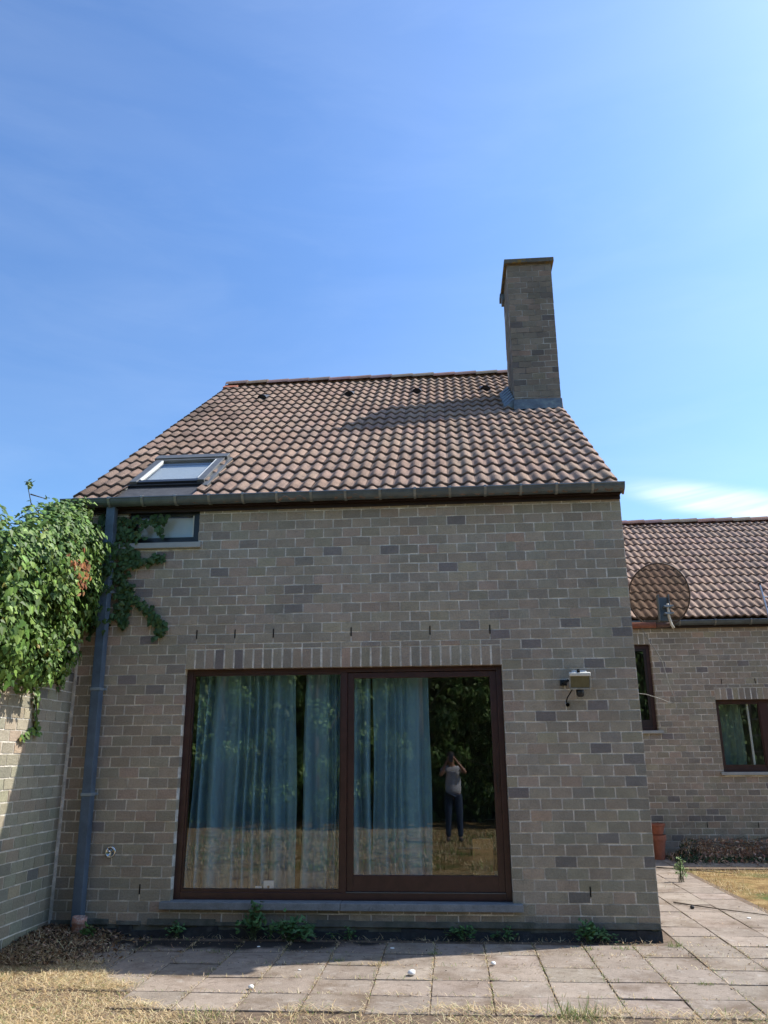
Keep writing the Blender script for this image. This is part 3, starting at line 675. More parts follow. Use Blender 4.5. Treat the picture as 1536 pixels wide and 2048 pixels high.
q = MB(); q.box(3.735, 3.80, 4.02, 4.20, 9.04, 9.13); q.box(3.76, 3.80, 3.9, 4.12, 8.93, 9.04); q.build('chimney_cap_lip', 'lead', ch)
# flashing at the base
q = MB(); rb = 6.62
q.hexa([(3.775, 3.13, 6.575), (4.505, 3.13, 6.575), (4.525, 3.2, 6.60), (3.775, 3.2, 6.60), (3.785, 3.175, 6.76), (4.51, 3.175, 6.76), (4.51, 3.2, 6.76), (3.785, 3.2, 6.76)])
y = 3.2
while y < 4.1:
    y2 = y + .155
    q.hexa([(3.64, y, 4.31 + .722 * y - .01), (3.80, y, 4.31 + .722 * y + .02), (3.80, y2, 4.31 + .722 * y2 + .02), (3.64, y2, 4.31 + .722 * y2 - .01), (3.645, y, 4.31 + .722 * y + .035), (3.792, y, 4.31 + .722 * y + .17), (3.792, y2, 4.31 + .722 * y2 + .15), (3.645, y2, 4.31 + .722 * y2 + .03)]); y = y2
q.build('chimney_flashing', 'lead', ch, bevel=.006)

# ------------------------------------------------------------------ low wing
WY = 6.3; wing = thing('brick_wing', (7, WY, 0), 'low brick wing with tiled roof and small windows behind the right corner', 'house wing')
NW = (5.72, 6.197, 1.975, 3.43); WW = (7.19, 8.9, 1.30, 2.475); WX1 = 11.5
bm_, mm_ = MB(), MB(); uo = 4.5
hs = [(h[0] - uo, h[1] - uo, h[2] - .045, h[3]) for h in (NW, WW)]
brick_wall(bm_, mm_, (uo, WY, 0), (1, 0, 0), WX1 - uo, .0, 3.79, anchor=.03, holes=hs, soldiers=[(hs[0][0], hs[0][1], 3.43, 3.63), (hs[1][0], hs[1][1], 2.475, 2.675)], zoff=.03, thick=.3, inward=(0, 1, 0), green=lambda u, z: max(0, 1 - z) * .8)
wf = bm_.build('wall', 'brick', wing); mm_.build('mortar', 'mortar', wf)
b = MB(); b.box(WX1 - .3, WX1, WY + .3, 13.9, 0, 3.7); b.box(4.5, WX1, 13.6, 13.9, 0, 3.7) if False else None
b.poly([(WX1 - .01, WY + .3, 3.7), (WX1 - .01, 13.7, 3.7), (WX1 - .01, 10, 6.4)]); b.build('side_wall', 'brick_tex', wing)
b = MB(); b.box(4.5, WX1 - .3, 13.4, 13.7, 0, 3.7); b.build('back_wall', 'brick_tex', wing)
WRY = 6.14; WRZ = 3.845; WRL = (10 - WRY) / math.cos(SL)
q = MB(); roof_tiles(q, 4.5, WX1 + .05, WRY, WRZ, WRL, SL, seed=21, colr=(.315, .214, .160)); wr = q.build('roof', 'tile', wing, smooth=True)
mod = wr.modifiers.new('es', 'EDGE_SPLIT'); mod.split_angle = R(50)
slab(4.5, WX1, 6.25, WRZ + .72 * .11, (10 - 6.25) / math.cos(SL), SL, .1).build('roof_deck', 'wood_dark', wing)
slab(4.5, WX1, 13.86, WRZ, WRL, SL, .05, -1).build('rear_roof', 'tile_plain', wing) if False else None
q = slab(4.5, WX1, 13.86, WRZ, WRL, SL, .05, -1); q.c = [(.3, .19, .15)] * len(q.c); q.build('rear_roof', 'tile', wing)
ridge(4.5, WX1 + .05, 10, WRZ + WRL * math.sin(SL) + .075, wr, 18, colr=(.16, .10, .085))
gutter(4.51, WX1 + .05, 6.17, 3.80, .066, wing, [4.9 + .60 * i for i in range(11)])
b = MB(); b.box(4.5, WX1, 6.24, 6.298, 3.70, 3.745); b.build('eaves_board', 'wood_dark', wing)
for x in (7.30, 7.86): weep(x + .03, 2.735, WY, wing)
for x in (6.0, 6.79, 7.6, 8.4): weep(x + .03, .435, WY, wing)
# narrow window
def frame(mb, x0, x1, z0, z1, y0, y1, w, wb=None):
    wb = wb or w
    mb.box(x0, x0 + w, y0, y1, z0, z1); mb.box(x1 - w, x1, y0, y1, z0, z1); mb.box(x0 + w, x1 - w, y0, y1, z1 - w, z1); mb.box(x0 + w, x1 - w, y0, y1, z0, z0 + wb)
q = MB(); frame(q, NW[0], NW[1], NW[2], NW[3], WY + .09, WY + .15, .06); nw = q.build('window', 'wood', wing, bevel=.003)
q = MB(); frame(q, NW[0] + .06, NW[1] - .06, NW[2] + .06, NW[3] - .06, WY + .10, WY + .14, .045, .12); q.build('window_sash', 'wood_dark', nw)
q = MB(); q.box(NW[0] + .105, NW[1] - .105, WY + .115, WY + .119, NW[2] + .18, NW[3] - .105); q.build('window_pane', 'glass', nw)
q = MB(); q.box(NW[0] - .05, NW[1] + .07, WY - .05, WY + .09, NW[2] - .048, NW[2]); q.build('window_sill', 'stone_light', wing, bevel=.004)
q = MB(); frame(q, WW[0], WW[1], WW[2], WW[3], WY + .09, WY + .15, .055, .06); q.box(7.93, 8.06, WY + .086, WY + .15, WW[2] + .06, WW[3] - .055); ww = q.build('window', 'wood', wing, bevel=.003)
for xa, xb in ((WW[0] + .055, 7.93), (8.06, WW[1] - .055)):
    q = MB(); frame(q, xa, xb, WW[2] + .06, WW[3] - .055, WY + .10, WY + .14, .02, .055); q.build('window_sash', 'wood', ww)
    q = MB(); q.box(xa + .02, xb - .02, WY + .118, WY + .122, WW[2] + .115, WW[3] - .075); q.build('window_pane', 'glass', ww)
q = MB(); q.box(7.745, 7.775, WY + .16, WY + .19, WW[2] + .06, WW[3] - .06); q.build('inner_window_post', 'white', ww)
q = MB(); q.box(WW[0] - .06, WW[1] + .06, WY - .055, WY + .09, WW[2] - .048, WW[2]); q.build('window_sill', 'stone_light', wing, bevel=.004)
q = MB(); q.box(5.2, 9.6, 8.4, 8.5, .3, 3.6); q.box(5.2, 9.6, WY + .31, 8.5, 3.5, 3.6); q.box(6.5, 6.6, WY + .31, 8.4, .3, 3.5); q.build('room_wall', 'plaster', wing)
c = curtain(7.24, 7.70, WY + .36, 1.05, 2.55, 3, 'curtain2', 'pale green curtain at the left side of the wing window', 6, .03); c['group'] = 'curtains in the wing window'
c = curtain(7.98, 8.80, WY + .36, 1.05, 2.55, 5, 'curtain2', 'pale green curtain behind the right half of the wing window', 7, .03); c['group'] = 'curtains in the wing window'

# ------------------------------------------------------------------ garden wall
gw = thing('garden_wall', (-1.3, -1.5, 0), 'tall pale brick garden wall at the left under the ivy', 'wall')
b1_, b2_ = MB(), MB()
brick_wall(b1_, b2_, (-1.15, -3.0, 0), (0, 1, 0), 2.97, -.03, 3.2, anchor=.07, thick=.145, inward=(-1, 0, 0), zoff=.03, dark=1.05, green=lambda u, z: max(.9, min(2.2, 2.8 - z)))
brick_wall(b1_, b2_, (-1.44, -3.0, 0), (0, 1, 0), 2.97, -.03, 3.2, anchor=.07, thick=.14, inward=(1, 0, 0), zoff=.03)
gwb = b1_.build('brick_face', 'brick', gw); b2_.build('mortar', 'mortar', gwb)
b = MB(); b.box(-1.46, -1.13, -3.02, -.02, 3.203, 3.26); b.build('coping', 'stone_light', gw, bevel=.005)
b = MB(); z = 0
while z < 3.2:
    b.hexa([(-1.16, -.032, z), (-1.138 - random.uniform(0, .005), -.032, z), (-1.130, -.001, z), (-1.16, -.001, z), (-1.16, -.032, z + .2), (-1.138 - random.uniform(0, .005), -.032, z + .2), (-1.130, -.001, z + .2), (-1.16, -.001, z + .2)]); z += .2
b.build('corner_joint', 'mortar', gw)

# ------------------------------------------------------------------ leaves
def leaf(mb, p, nrm, up, s, c, kind='ivy', fold=.25):
    n = nrm.normalized(); u = (up - n * up.dot(n))
    if u.length < 1e-3: u = n.orthogonal()
    u.normalize(); r = u.cross(n)
    if kind == 'ivy':    # lobed outline pointing along u (tip)
        O = [(0, -.42), (.30, -.50), (.52, -.16), (.30, .06), (.26, .30), (0, .62), (-.26, .30), (-.30, .06), (-.52, -.16), (-.30, -.50)]
    elif kind == 'oval': O = [(0, -.5), (.24, -.2), (.25, .15), (0, .6), (-.25, .15), (-.24, -.2)]
    else: O = [(0, -.5), (.2, 0), (0, .6), (-.2, 0)]
    i = len(mb.v); q = len(O)
    for a, b_ in O: mb.v.append(tuple(p + r * (a * s) + u * (b_ * s) + n * (-abs(a) * fold * s)))
    h = q // 2
    mb.f.append(tuple(i + k for k in range(0, h + 1))); mb.c.append(c)
    mb.f.append(tuple([i] + [i + k for k in range(h, q)])); mb.c.append(c)
def rv(s=1): return Vector((random.gauss(0, s), random.gauss(0, s), random.gauss(0, s)))
IV = [(.09, .165, .033), (.12, .205, .042), (.06, .115, .025), (.18, .27, .06), (.09, .15, .033)]
def icol():
    c = random.choice(IV)
    if random.random() < .02: c = (.25, .22, .05)
    return jit(c, .25, .08)
random.seed(21)
ivy = thing('ivy', (-1.2, -.8, 3.2), 'large mass of green ivy spilling over the garden wall and house corner', 'ivy')
lv = MB(); st = MB()
BL = [ # centre, radii, number
 ((-1.12, -.52, 3.62), (.36, .42, .42), 1500), ((-1.10, -1.0, 3.45), (.40, .42, .42), 1700), ((-1.12, -1.5, 3.20), (.42, .45, .46), 1700),
 ((-1.12, -2.0, 3.05), (.42, .45, .48), 1200), ((-1.1, -2.6, 3.1), (.45, .5, .5), 900),
 ((-1.02, -.62, 3.15), (.28, .42, .42), 1300), ((-1.02, -1.2, 2.85), (.30, .50, .45), 1700), ((-1.02, -1.75, 2.70), (.32, .45, .42), 1300),
 ((-1.04, -.68, 2.62), (.20, .30, .33), 900), ((-1.03, -1.15, 2.45), (.22, .35, .30), 1000), ((-1.05, -1.7, 2.42), (.22, .35, .26), 700), ((-1.0, -2.35, 2.6), (.3, .4, .4), 600),
 ((-1.22, -.16, 3.75), (.28, .22, .30), 900), ((-1.10, -.13, 3.35), (.20, .16, .45), 800), ((-1.16, -.36, 4.06), (.20, .15, .15), 620), ((-1.32, -.45, 4.0), (.2, .2, .15), 400), ((-1.12, -.14, 2.98), (.14, .12, .2), 250)]
for cen, rad, num in BL:
    cen = Vector(cen)
    for _ in range(int(num * 1.25)):
        d = rv().normalized(); k = random.uniform(.62, 1.08) if random.random() < .85 else random.uniform(.2, .7)
        nb = mnoise.noise(Vector((d.x * 2.3 + cen.x * 3, d.y * 2.3 + cen.y * 3, d.z * 2.3 + cen.z * 3)))
        k *= 1 + .34 * nb
        p = cen + Vector((d.x * rad[0], d.y * rad[1], d.z * rad[2])) * k
        if p.y > -.02: continue
        if mnoise.noise(p * 3.1) < -.16 and random.random() < .85: continue
        if p.x < -1.5: continue
        if -1.44 < p.x < -1.16 and p.z < 3.2: continue
        if p.z > 4.05 and p.y > -.235: continue
        nr_ = Vector((d.x / rad[0], d.y / rad[1], d.z / rad[2])).normalized() + Vector((.35, -.15, .35)) + rv(.35)
        leaf(lv, p, nr_, Vector((0, 0, -1)) + rv(.45), random.choice((.028, .035, .042, .05, .055, .068)) * random.uniform(.85, 1.15), icol())
# shoots creeping over the house front and hanging down: (points, half width, leaves)
TR = [([(-1.05, 4.05), (-.78, 4.02), (-.50, 4.02), (-.30, 4.03)], .05, 120), ([(-.9, 3.85), (-.72, 3.90), (-.60, 3.84)], .10, 120), ([(-.44, 3.98), (-.38, 3.92), (-.33, 3.87)], .03, 16), ([(-.75, 3.75), (-.70, 3.66), (-.66, 3.58)], .10, 110),
      ([(-.95, 3.72), (-.74, 3.62), (-.60, 3.55), (-.42, 3.59), (-.33, 3.60)], .055, 120), ([(-.95, 3.6), (-.75, 3.42), (-.68, 3.25), (-.70, 3.05)], .10, 210),
      ([(-.72, 3.22), (-.58, 3.14), (-.45, 3.08), (-.34, 2.95), (-.24, 2.86)], .055, 130), ([(-.34, 2.95), (-.28, 2.84), (-.30, 2.78)], .055, 45), ([(-.85, 3.0), (-.72, 2.92), (-.66, 2.93)], .06, 45),
      ([(-1.05, 3.5), (-1.0, 3.1), (-.98, 2.9)], .12, 260)]
for pts, hw, num in TR:
    pts = [Vector((a, -.012, b_)) for a, b_ in pts]
    st.tube(pts, .004, 5, r1=.0025)
    for _ in range(num):
        t = random.random() * (len(pts) - 1); i = min(int(t), len(pts) - 2); p = pts[i].lerp(pts[i + 1], t - i)
        p = p + Vector((random.gauss(0, hw * .5), 0, random.gauss(0, hw * .5))); p.y = -random.uniform(.015, .07)
        if -.98 < p.x < -.78: p.y = -random.uniform(.155, .19) if random.random() < .25 and p.z < 3.75 else p.y
        leaf(lv, p, Vector((random.gauss(0, .3), -1, random.gauss(.25, .3))), Vector((0, 0, -1)) + rv(.5), random.uniform(.035, .07), jit(random.choice([(.05, .095, .03), (.06, .11, .035), (.08, .13, .05)]), .2, .08))
for _ in range(110):
    p = Vector((-.88 + random.gauss(0, .055), -random.uniform(.155, .20), random.uniform(3.22, 3.76)))
    leaf(lv, p, Vector((random.gauss(0, .3), -1, random.gauss(.25, .3))), Vector((0, 0, -1)) + rv(.5), random.uniform(.035, .065), jit(random.choice([(.05, .095, .03), (.06, .11, .035), (.08, .13, .05)]), .2, .08))
# strands hanging on the garden wall
for pts, num, hw in [([(-1.10, -.86, 2.3), (-1.12, -.78, 2.05), (-1.12, -.72, 1.86), (-1.12, -.70, 1.80)], 46, .03), ([(-1.12, -.74, 1.84), (-1.12, -.85, 1.80), (-1.12, -.98, 1.74)], 22, .02),
                     ([(-1.08, -.5, 2.5), (-1.11, -.42, 2.35), (-1.12, -.34, 2.26)], 40, .04), ([(-1.08, -1.5, 2.3), (-1.11, -1.45, 2.12)], 30, .04)]:
    pts = [Vector(p) for p in pts]; st.tube(pts, .004, 5)
    for _ in range(num):
        t = random.random() * (len(pts) - 1); i = min(int(t), len(pts) - 2); p = pts[i].lerp(pts[i + 1], t - i) + rv(hw * .5); p.x = max(p.x, -1.14)
        leaf(lv, p, Vector((1, -.2, .3)) + rv(.3), Vector((0, 0, -1)) + rv(.3), random.uniform(.035, .06), icol())
for pts in [[(-1.2, -.7, 3.75), (-1.3, -1.0, 3.95), (-1.22, -1.25, 4.06)], [(-1.25, -1.12, 4.0), (-1.12, -1.05, 3.97)], [(-1.1, -.2, 2.9), (-1.13, -.6, 3.2), (-1.1, -1.4, 3.3), (-1.1, -2.6, 3.2)]]:
    st.tube(pts, .007, 6, r1=.003)
for _ in range(14): leaf(lv, Vector((-1.22, -1.25, 4.06)) + rv(.03), rv(), Vector((0, 0, 1)) + rv(.4), .04, (.16, .22, .08))
for _ in range(5): leaf(lv, Vector((-1.12, -1.05, 3.97)) + rv(.03), rv(), Vector((0, 0, 1)) + rv(.4), .035, (.10, .16, .05))
for _ in range(90):
    leaf(lv, Vector((-.86, -1.12, 3.30)) + Vector((random.gauss(0, .04), random.gauss(0, .22) , random.gauss(.03, .05))), Vector((1, -.5, .5)) + rv(.5), Vector((0, 0, 1)) + rv(.5), .04, jit((.09, .15, .05), .3))
lvo = lv.build('leaves', 'leaf', ivy)
dl = MB()
for _ in range(70):
    p = Vector((-.69, -1.02, 3.20)) + Vector((random.gauss(0, .02), random.gauss(0, .05), random.gauss(0, .07)))
    if random.random() < .4: p = Vector((-.70, -1.12, 3.30)) + Vector((random.gauss(0, .02), random.gauss(0, .13), random.gauss(0, .022)))
    leaf(dl, p, Vector((1, -.6, .3)) + rv(.5), Vector((0, 0, -1)) + rv(.5), random.uniform(.035, .07), jit(random.choice([(.32, .13, .05), (.40, .20, .10), (.24, .10, .05)]), .2), 'oval', .5)
tag(dl.build('dead_leaves', 'litter', ivy), 'dead orange-brown leaves in the ivy')
st.build('stems', 'bark', ivy, smooth=True)

# ------------------------------------------------------------------ trees
def tree(name, x, y, h, r, label, cat, n, seed, cols, ls=.09, group=None, low=.12, shape='round', rx=None):
    rnd = random.Random(seed); e = thing(name, (x, y, 0), label, cat, group); tb = MB(); lb = MB(); rx = rx or r
    tb.tube([(x, y, -.05), (x + rnd.uniform(-.1, .1), y, h * .25), (x + rnd.uniform(-.15, .15), y + .05, h * .55), (x, y, h * .85)], .035 * h * .5 + .04, 8, r1=.03)
    clumps = []
    for i in range(46):
        a = rnd.uniform(0, 6.283); zz = rnd.uniform(low, .97)
        rr = (math.sin(math.pi * min(1, (zz * .9 + .14))) ** .6) * rnd.uniform(.35, 1.0)
        cpos = Vector((x + rx * rr * math.cos(a), y + r * rr * math.sin(a), h * zz)); clumps.append((cpos, rnd.uniform(.22, .42) * max(.8, r * .55)))
        if i % 3 == 0: tb.tube([(x, y, h * zz * .6), tuple(Vector((x, y, h * zz * .7)).lerp(cpos, .5)), tuple(cpos)], .03, 5, r1=.008)
    random.seed(seed)
    for _ in range(n):
        c, cr = clumps[rnd.randrange(len(clumps))]
        d = rv().normalized(); p = c + d * cr * rnd.uniform(.5, 1.15)
        if p.z < .05: continue
        leaf(lb, p, d + rv(.5) + Vector((0, 0, .3)), Vector((0, 0, -1)) + rv(.6), rnd.uniform(.7, 1.3) * ls, jit(rnd.choice(cols), .3, .1), 'oval', .3)
    lb.build('crown', 'leaf_tree', e); tb.build('trunk', 'bark', e, smooth=True)
    return e
DG = [(.08, .16, .04), (.11, .19, .05), (.06, .12, .035), (.16, .25, .07)]
LG = [(.18, .30, .08), (.22, .35, .10), (.13, .24, .06)]
GT = 'trees behind the photographer'
tree('tree', -2.9, -11.9, 6.0, 1.5, 'broad green tree reflected at the left edge of the fixed pane', 'tree', 9000, 31, DG + LG, .10, GT, rx=1.7)
tree('tree', -.5, -11.6, 5.4, 1.3, 'lighter green tree reflected low in the left fixed pane', 'tree', 10000, 32, LG + DG[:1], .10, GT, rx=1.6, low=.08)
tree('tree', 1.9, -12.1, 6.6, 1.4, 'dark leafy tree reflected behind the middle door post', 'tree', 10000, 33, DG, .10, GT, rx=1.7, low=.06)
tree('tree', 4.2, -11.9, 6.2, 1.4, 'dark leafy tree reflected at the right behind the person', 'tree', 10000, 34, DG, .10, GT, rx=1.7, low=.06)
tree('tree', 6.8, -12.2, 6.4, 1.5, 'dark tree furthest right in the row behind the photographer', 'tree', 6000, 35, DG, .12, GT, rx=1.8)
tree('tree', -5.6, -12.2, 6.6, 1.6, 'dark tree furthest left in the row behind the photographer', 'tree', 6000, 36, DG, .12, GT, rx=1.8)
# dense hedge behind them
hb = MB(); random.seed(5)
for _ in range(30000):
    hx = random.uniform(-9, 27); p = Vector((hx, -13.6 + random.uniform(-.5, .5), random.uniform(0, 5.2 if hx < 9.5 else 10)))
    leaf(hb, p, Vector((0, 1, .4)) + rv(.6), Vector((0, 0, -1)) + rv(.6), random.uniform(.12, .24), jit(random.choice(DG), .3), 'oval')
hd = thing('hedge', (0, -13.6, 0), 'tall dark hedge reflected behind the trees in the door glass', 'hedge'); hb.build('foliage', 'leaf_tree', hd)
b = MB(); b.box(-9, 9.7, -14.2, -14.1, 0, 4.9); b.box(9.7, 27, -14.2, -14.1, 0, 9.6); b.build('inner_mass', material('hedge_core', (.02, .03, .012), 1, var=.4), hd)
tree('shrub', -2.7, -.6, 3.95, .7, 'dark green shrub top rising behind the ivy at the left edge', 'shrub', 5000, 41, [(.05, .085, .03), (.035, .07, .025)], .045, None)

# ------------------------------------------------------------------ satellite dish
ds = thing('satellite_dish', (4.5, 1.5, 3.03), 'round brown see-through satellite dish on a rusty pipe beside the right gable', 'satellite dish')
dc = Vector((5.20, 1.56, 3.40)); nD = Vector((.10, 1, .34)).normalized()    # faces away from the photographer
rot = nD.to_track_quat('Z', 'Y').to_matrix().to_4x4()
q = MB(); prof = [(0.001, -.055)] + [(.35 * k / 10, -.055 + .055 * (k / 10) ** 2) for k in range(1, 11)]
sx = Matrix.Diagonal((1, 1.1, 1, 1)); q.lathe(prof, dc.x, dc.y, dc.z, 48, mat=rot @ sx)
q.build('reflector', 'dish', ds, smooth=True)
q = MB(); pts = [dc + (rot @ sx @ Vector((.35 * math.cos(a), .35 * math.sin(a), 0))) for a in [2 * math.pi * k / 48 for k in range(49)]]
q.tube(pts, .009, 6, caps=False); MT['dishrim'] = material('brown_rim', (.06, .04, .03), .7); q.build('rim', 'dishrim', ds, smooth=True)
q = MB(); bx = dc + Vector((0.02, -.075, -.12))
q.box(bx.x - .045, bx.x + .045, bx.y - .012, bx.y + .012, bx.z - .20, bx.z + .08); q.box(bx.x - .07, bx.x - .055, bx.y - .05, bx.y + .03, bx.z - .2, bx.z + .11); q.box(bx.x + .05, bx.x + .062, bx.y - .05, bx.y + .03, bx.z - .1, bx.z + .11)
q.build('mount_plate', 'zinc', ds, bevel=.004)
for zz in (-.033, -.118):
    q = MB(); q.box(bx.x - .015, bx.x + .085, bx.y - .07, bx.y - .045, bx.z + zz - .012, bx.z + zz + .012)
    for xx in (-.008, .08): q.tube([(bx.x + xx, bx.y - .09, bx.z + zz), (bx.x + xx, bx.y + .01, bx.z + zz)], .009, 8)
    q.build('mount_clamp', 'steel', ds, bevel=.002)
q = MB(); q.tube([(bx.x + .035, bx.y - .045, bx.z - .0), (bx.x + .035, bx.y - .045, bx.z - .15), (bx.x + .055, bx.y - .045, bx.z - .25), (bx.x + .075, bx.y - .05, bx.z - .29)], .015, 10); q.build('mast', 'cream', ds, smooth=True)
q = MB(); q.tube([(4.49, 1.47, 3.035), (5.10, 1.47, 3.035)], .035, 14); q.build('wall_pipe', 'rust', ds, smooth=True)
q = MB(); q.tube([(5.10, 1.47, 3.035), (5.26, 1.48, 3.04)], .026, 12); q.build('pipe_extension', material('brown_pipe', (.10, .055, .045), .8), ds, smooth=True)
q = MB(); q.tube([(5.18, 1.56, 3.05), (5.0, 1.95, 3.10), (4.93, 2.1, 3.14)], .01, 8); q.build('feed_arm', 'steel', ds)
q = MB(); q.tube([(4.93, 2.08, 3.16), (4.93, 2.2, 3.19)], .032, 14); q.tube([(4.93, 2.2, 3.19), (4.93, 2.23, 3.195)], .04, 14); q.build('receiver', 'white', ds, smooth=True)
# cable
q = MB(); cp = [(4.935, 1.46, 3.00), (4.97, 1.44, 2.9), (5.06, 1.42, 2.74), (5.12, 1.42, 2.6), (5.15, 1.42, 2.42), (5.19, 1.42, 2.26), (5.215, 1.42, 2.17), (5.20, 1.42, 2.145), (5.15, 1.42, 2.15), (5.05, 1.41, 2.19), (4.9, 1.4, 2.24), (4.78, 1.4, 2.255), (4.62, 1.4, 2.31), (4.5, 1.4, 2.36)]
q.tube(cp, .0045, 6); tag(q.build('cable', material('pale_cable', (.20, .19, .16), .6), smooth=True), 'thin loose cable looping down from the satellite dish to the gable', 'cable')

# ------------------------------------------------------------------ floodlight
fl = thing('floodlight', (3.86, 0, 2.25), 'old white floodlight with dark sensor on the brick right of the door', 'floodlight')
Mf = Matrix.Translation((3.925, -.13, 2.275)) @ Matrix.Rotation(R(14), 4, 'X') @ Matrix.Rotation(R(-4), 4, 'Z')
q = MB()
q.hexa([Mf @ Vector(v) for v in [(-.092, -.05, -.065), (.092, -.05, -.065), (.065, .06, -.04), (-.065, .06, -.04), (-.098, -.05, .072), (.098, -.05, .072), (.07, .06, .075), (-.07, .06, .075)]])
q.box(-.095, .095, -.062, -.050, -.078, -.062, mat=Mf); q.box(-.102, -.088, -.062, -.050, -.062, .06, mat=Mf); q.box(.088, .102, -.062, -.050, -.062, .06, mat=Mf)
q.build('lamp_housing', material('grimy_housing', (.26, .25, .22), .6, var=.3, vscale=30), fl, bevel=.004)
q = MB(); q.box(-.10, .10, -.070, -.020, .050, .082, mat=Mf); q.box(-.07, .07, -.02, .05, .06, .088, mat=Mf); q.build('lamp_hood', 'white', fl, bevel=.006)
q = MB(); q.box(-.086, .086, -.056, -.0515, -.060, .058, mat=Mf); q.build('lamp_glass', 'lampglass', fl)
q = MB(); q.tube([Mf @ Vector((-.01, -.055, .085)), Mf @ Vector((-.01, -.02, .10))], .014, 10); q.build('housing_screw', 'black', fl)
q = MB(); q.lathe([(.0, -.045), (.022, -.044), (.036, -.028), (.038, 0), (.036, .03), (0, .03)], 3.925, -.12, 2.165, 18); q.build('motion_sensor', 'anthracite', fl, smooth=True)
q = MB(); q.tube([Mf @ Vector((-.105, 0, .0)), (3.79, -.08, 2.26), (3.785, -.01, 2.262)], .014, 8); q.box(3.755, 3.82, -.02, .0, 2.235, 2.29); q.build('wall_bracket', 'anthracite', fl, bevel=.003)
q = MB(); q.tube([(3.86, -.1, 2.20), (3.835, -.09, 2.16), (3.81, -.05, 2.12), (3.80, -.03, 2.08), (3.81, -.012, 2.055)], .0055, 8); q.lathe([(0, .0), (.018, .0), (.018, .014)], 3.815, -.004, 2.055, 12, mat=Matrix.Rotation(R(90), 4, 'X')); q.build('lamp_cable', 'black', fl, smooth=True)

# ------------------------------------------------------------------ wall outlet
vt = thing('wall_tap', (-.62, 0, .72), 'small round chrome tap plate on the brick left of the door', 'tap')
q = MB(); mr_ = Matrix.Rotation(R(90), 4, 'X'); q.lathe([(.054, -.001), (.054, .008), (.049, .016), (.038, .013), (.030, .004), (.001, .004)], -.615, 0, .725, 28, mat=mr_); q.build('cover_plate', 'chrome', vt, smooth=True)
q = MB(); q.tube([(-.615, 0, .73), (-.615, -.05, .733)], .011, 12); q.tube([(-.62, -.045, .733), (-.632, -.05, .765)], .007, 8); q.build('spout', 'chrome', vt, smooth=True)

# ------------------------------------------------------------------ clay things
q = MB(); q.lathe([(.050, 0), (.060, .15), (.066, .155), (.066, .215), (.058, .215), (.054, .16), (.045, .02)], -.765, -.245, -.01, 24, mat=Matrix.Rotation(R(4), 4, 'Y')); tag(q.build('clay_pipe', 'pinkclay', smooth=True), 'short pale clay pipe socket at the foot of the downpipe', 'clay pipe')
for k, (z0, zt_, ra, rb_, lab) in enumerate([(0.0, .36, .105, .125, 'lower terracotta pot standing by the wing wall'), (.37, .53, .115, .128, 'upper terracotta pot stacked on another by the wing wall')]):
    q = MB(); h = zt_ - z0
    q.lathe([(.001, 0), (ra * .8, 0), (ra, h * .55), (rb_, h * .80), (rb_ * 1.07, h * .80), (rb_ * 1.09, h), (rb_ * .95, h), (rb_ * .9, h * .75), (ra * .7, .03), (.001, .03)], 5.92, 5.95, z0, 28)
    o = q.build('flower_pot', 'terracotta', smooth=True); o.modifiers.new('e', 'EDGE_SPLIT').split_angle = R(35); tag(o, lab, 'flower pot', 'stacked terracotta pots')

# ------------------------------------------------------------------ ladder
ld = thing('ladder', (8.3, 4.9, 0), 'aluminium ladder leaning on the wing gutter at the right edge', 'ladder')
A0, A1 = Vector((8.16, 4.75, 0)), Vector((8.10, 6.06, 4.40)); off = Vector((.40, 0, 0))
for s in (0, 1):
    q = MB(); a, b_ = A0 + off * s, A1 + off * s
    q.hexa([a + Vector(v) for v in ((-.012, -.03, 0), (.012, -.03, 0), (.012, .03, 0), (-.012, .03, 0))] + [b_ + Vector(v) for v in ((-.012, -.03, 0), (.012, -.03, 0), (.012, .03, 0), (-.012, .03, 0))])
    r_ = q.build('rail', 'alu', ld, bevel=.003)
    q = MB(); q.box(b_.x - .016, b_.x + .016, b_.y - .034, b_.y + .034, b_.z - .02, b_.z + .03); q.build('rail_cap', 'anthracite', r_)
for k in range(15):
    t = (k + .75) / 15.6; p = A0.lerp(A1, t); q = MB(); q.tube([p, p + off], .014, 8); q.build('rung', 'alu', ld)

# ------------------------------------------------------------------ ground clutter
random.seed(77)
# dry grass
SC = [(.60, .46, .26), (.52, .38, .20), (.70, .58, .37), (.38, .27, .15), (.56, .46, .29)]
def blade(mb, x, y, z, l, w_, c, lay=1.0):
    a = random.uniform(0, 6.283); tilt = random.uniform(.3, 1.5) if lay <= 1 else random.uniform(lay - .45, 1.52)
    d = Vector((math.cos(a) * math.sin(tilt), math.sin(a) * math.sin(tilt), math.cos(tilt))); s = Vector((-math.sin(a), math.cos(a), 0)) * w_
    p = Vector((x, y, z)); m = p + d * l * .55; e = p + d * l + Vector((0, 0, -l * .18 * tilt)); e.z = max(e.z, z + .003)
    i = len(mb.v); mb.v += [tuple(p - s), tuple(p + s), tuple(m + s * .8), tuple(m - s * .8), tuple(e)]
    mb.f += [(i, i + 1, i + 2, i + 3), (i + 3, i + 2, i + 4)]; mb.c += [c, c]
gr = MB()
def zone(n, xr, yr, test, l=(.04, .11), greenp=.05, lay=1.0, w_=.0018):
    for _ in range(n):
        x, y = random.uniform(*xr), random.uniform(*yr)
        if not test(x, y): continue
        c = jit(random.choice(SC), .25, .06)
        if random.random() < greenp: c = jit((.13, .20, .05), .3)
        blade(gr, x, y, -.016 if not paved_at(x, y) else .004, random.uniform(*l), w_, c, lay)
def paved_at(x, y):
    i = math.floor((x - PX0) / PW); j = math.floor((y - PY0) / PH); return paved(PX0 + (i + .5) * PW, PY0 + (j + .5) * PH)
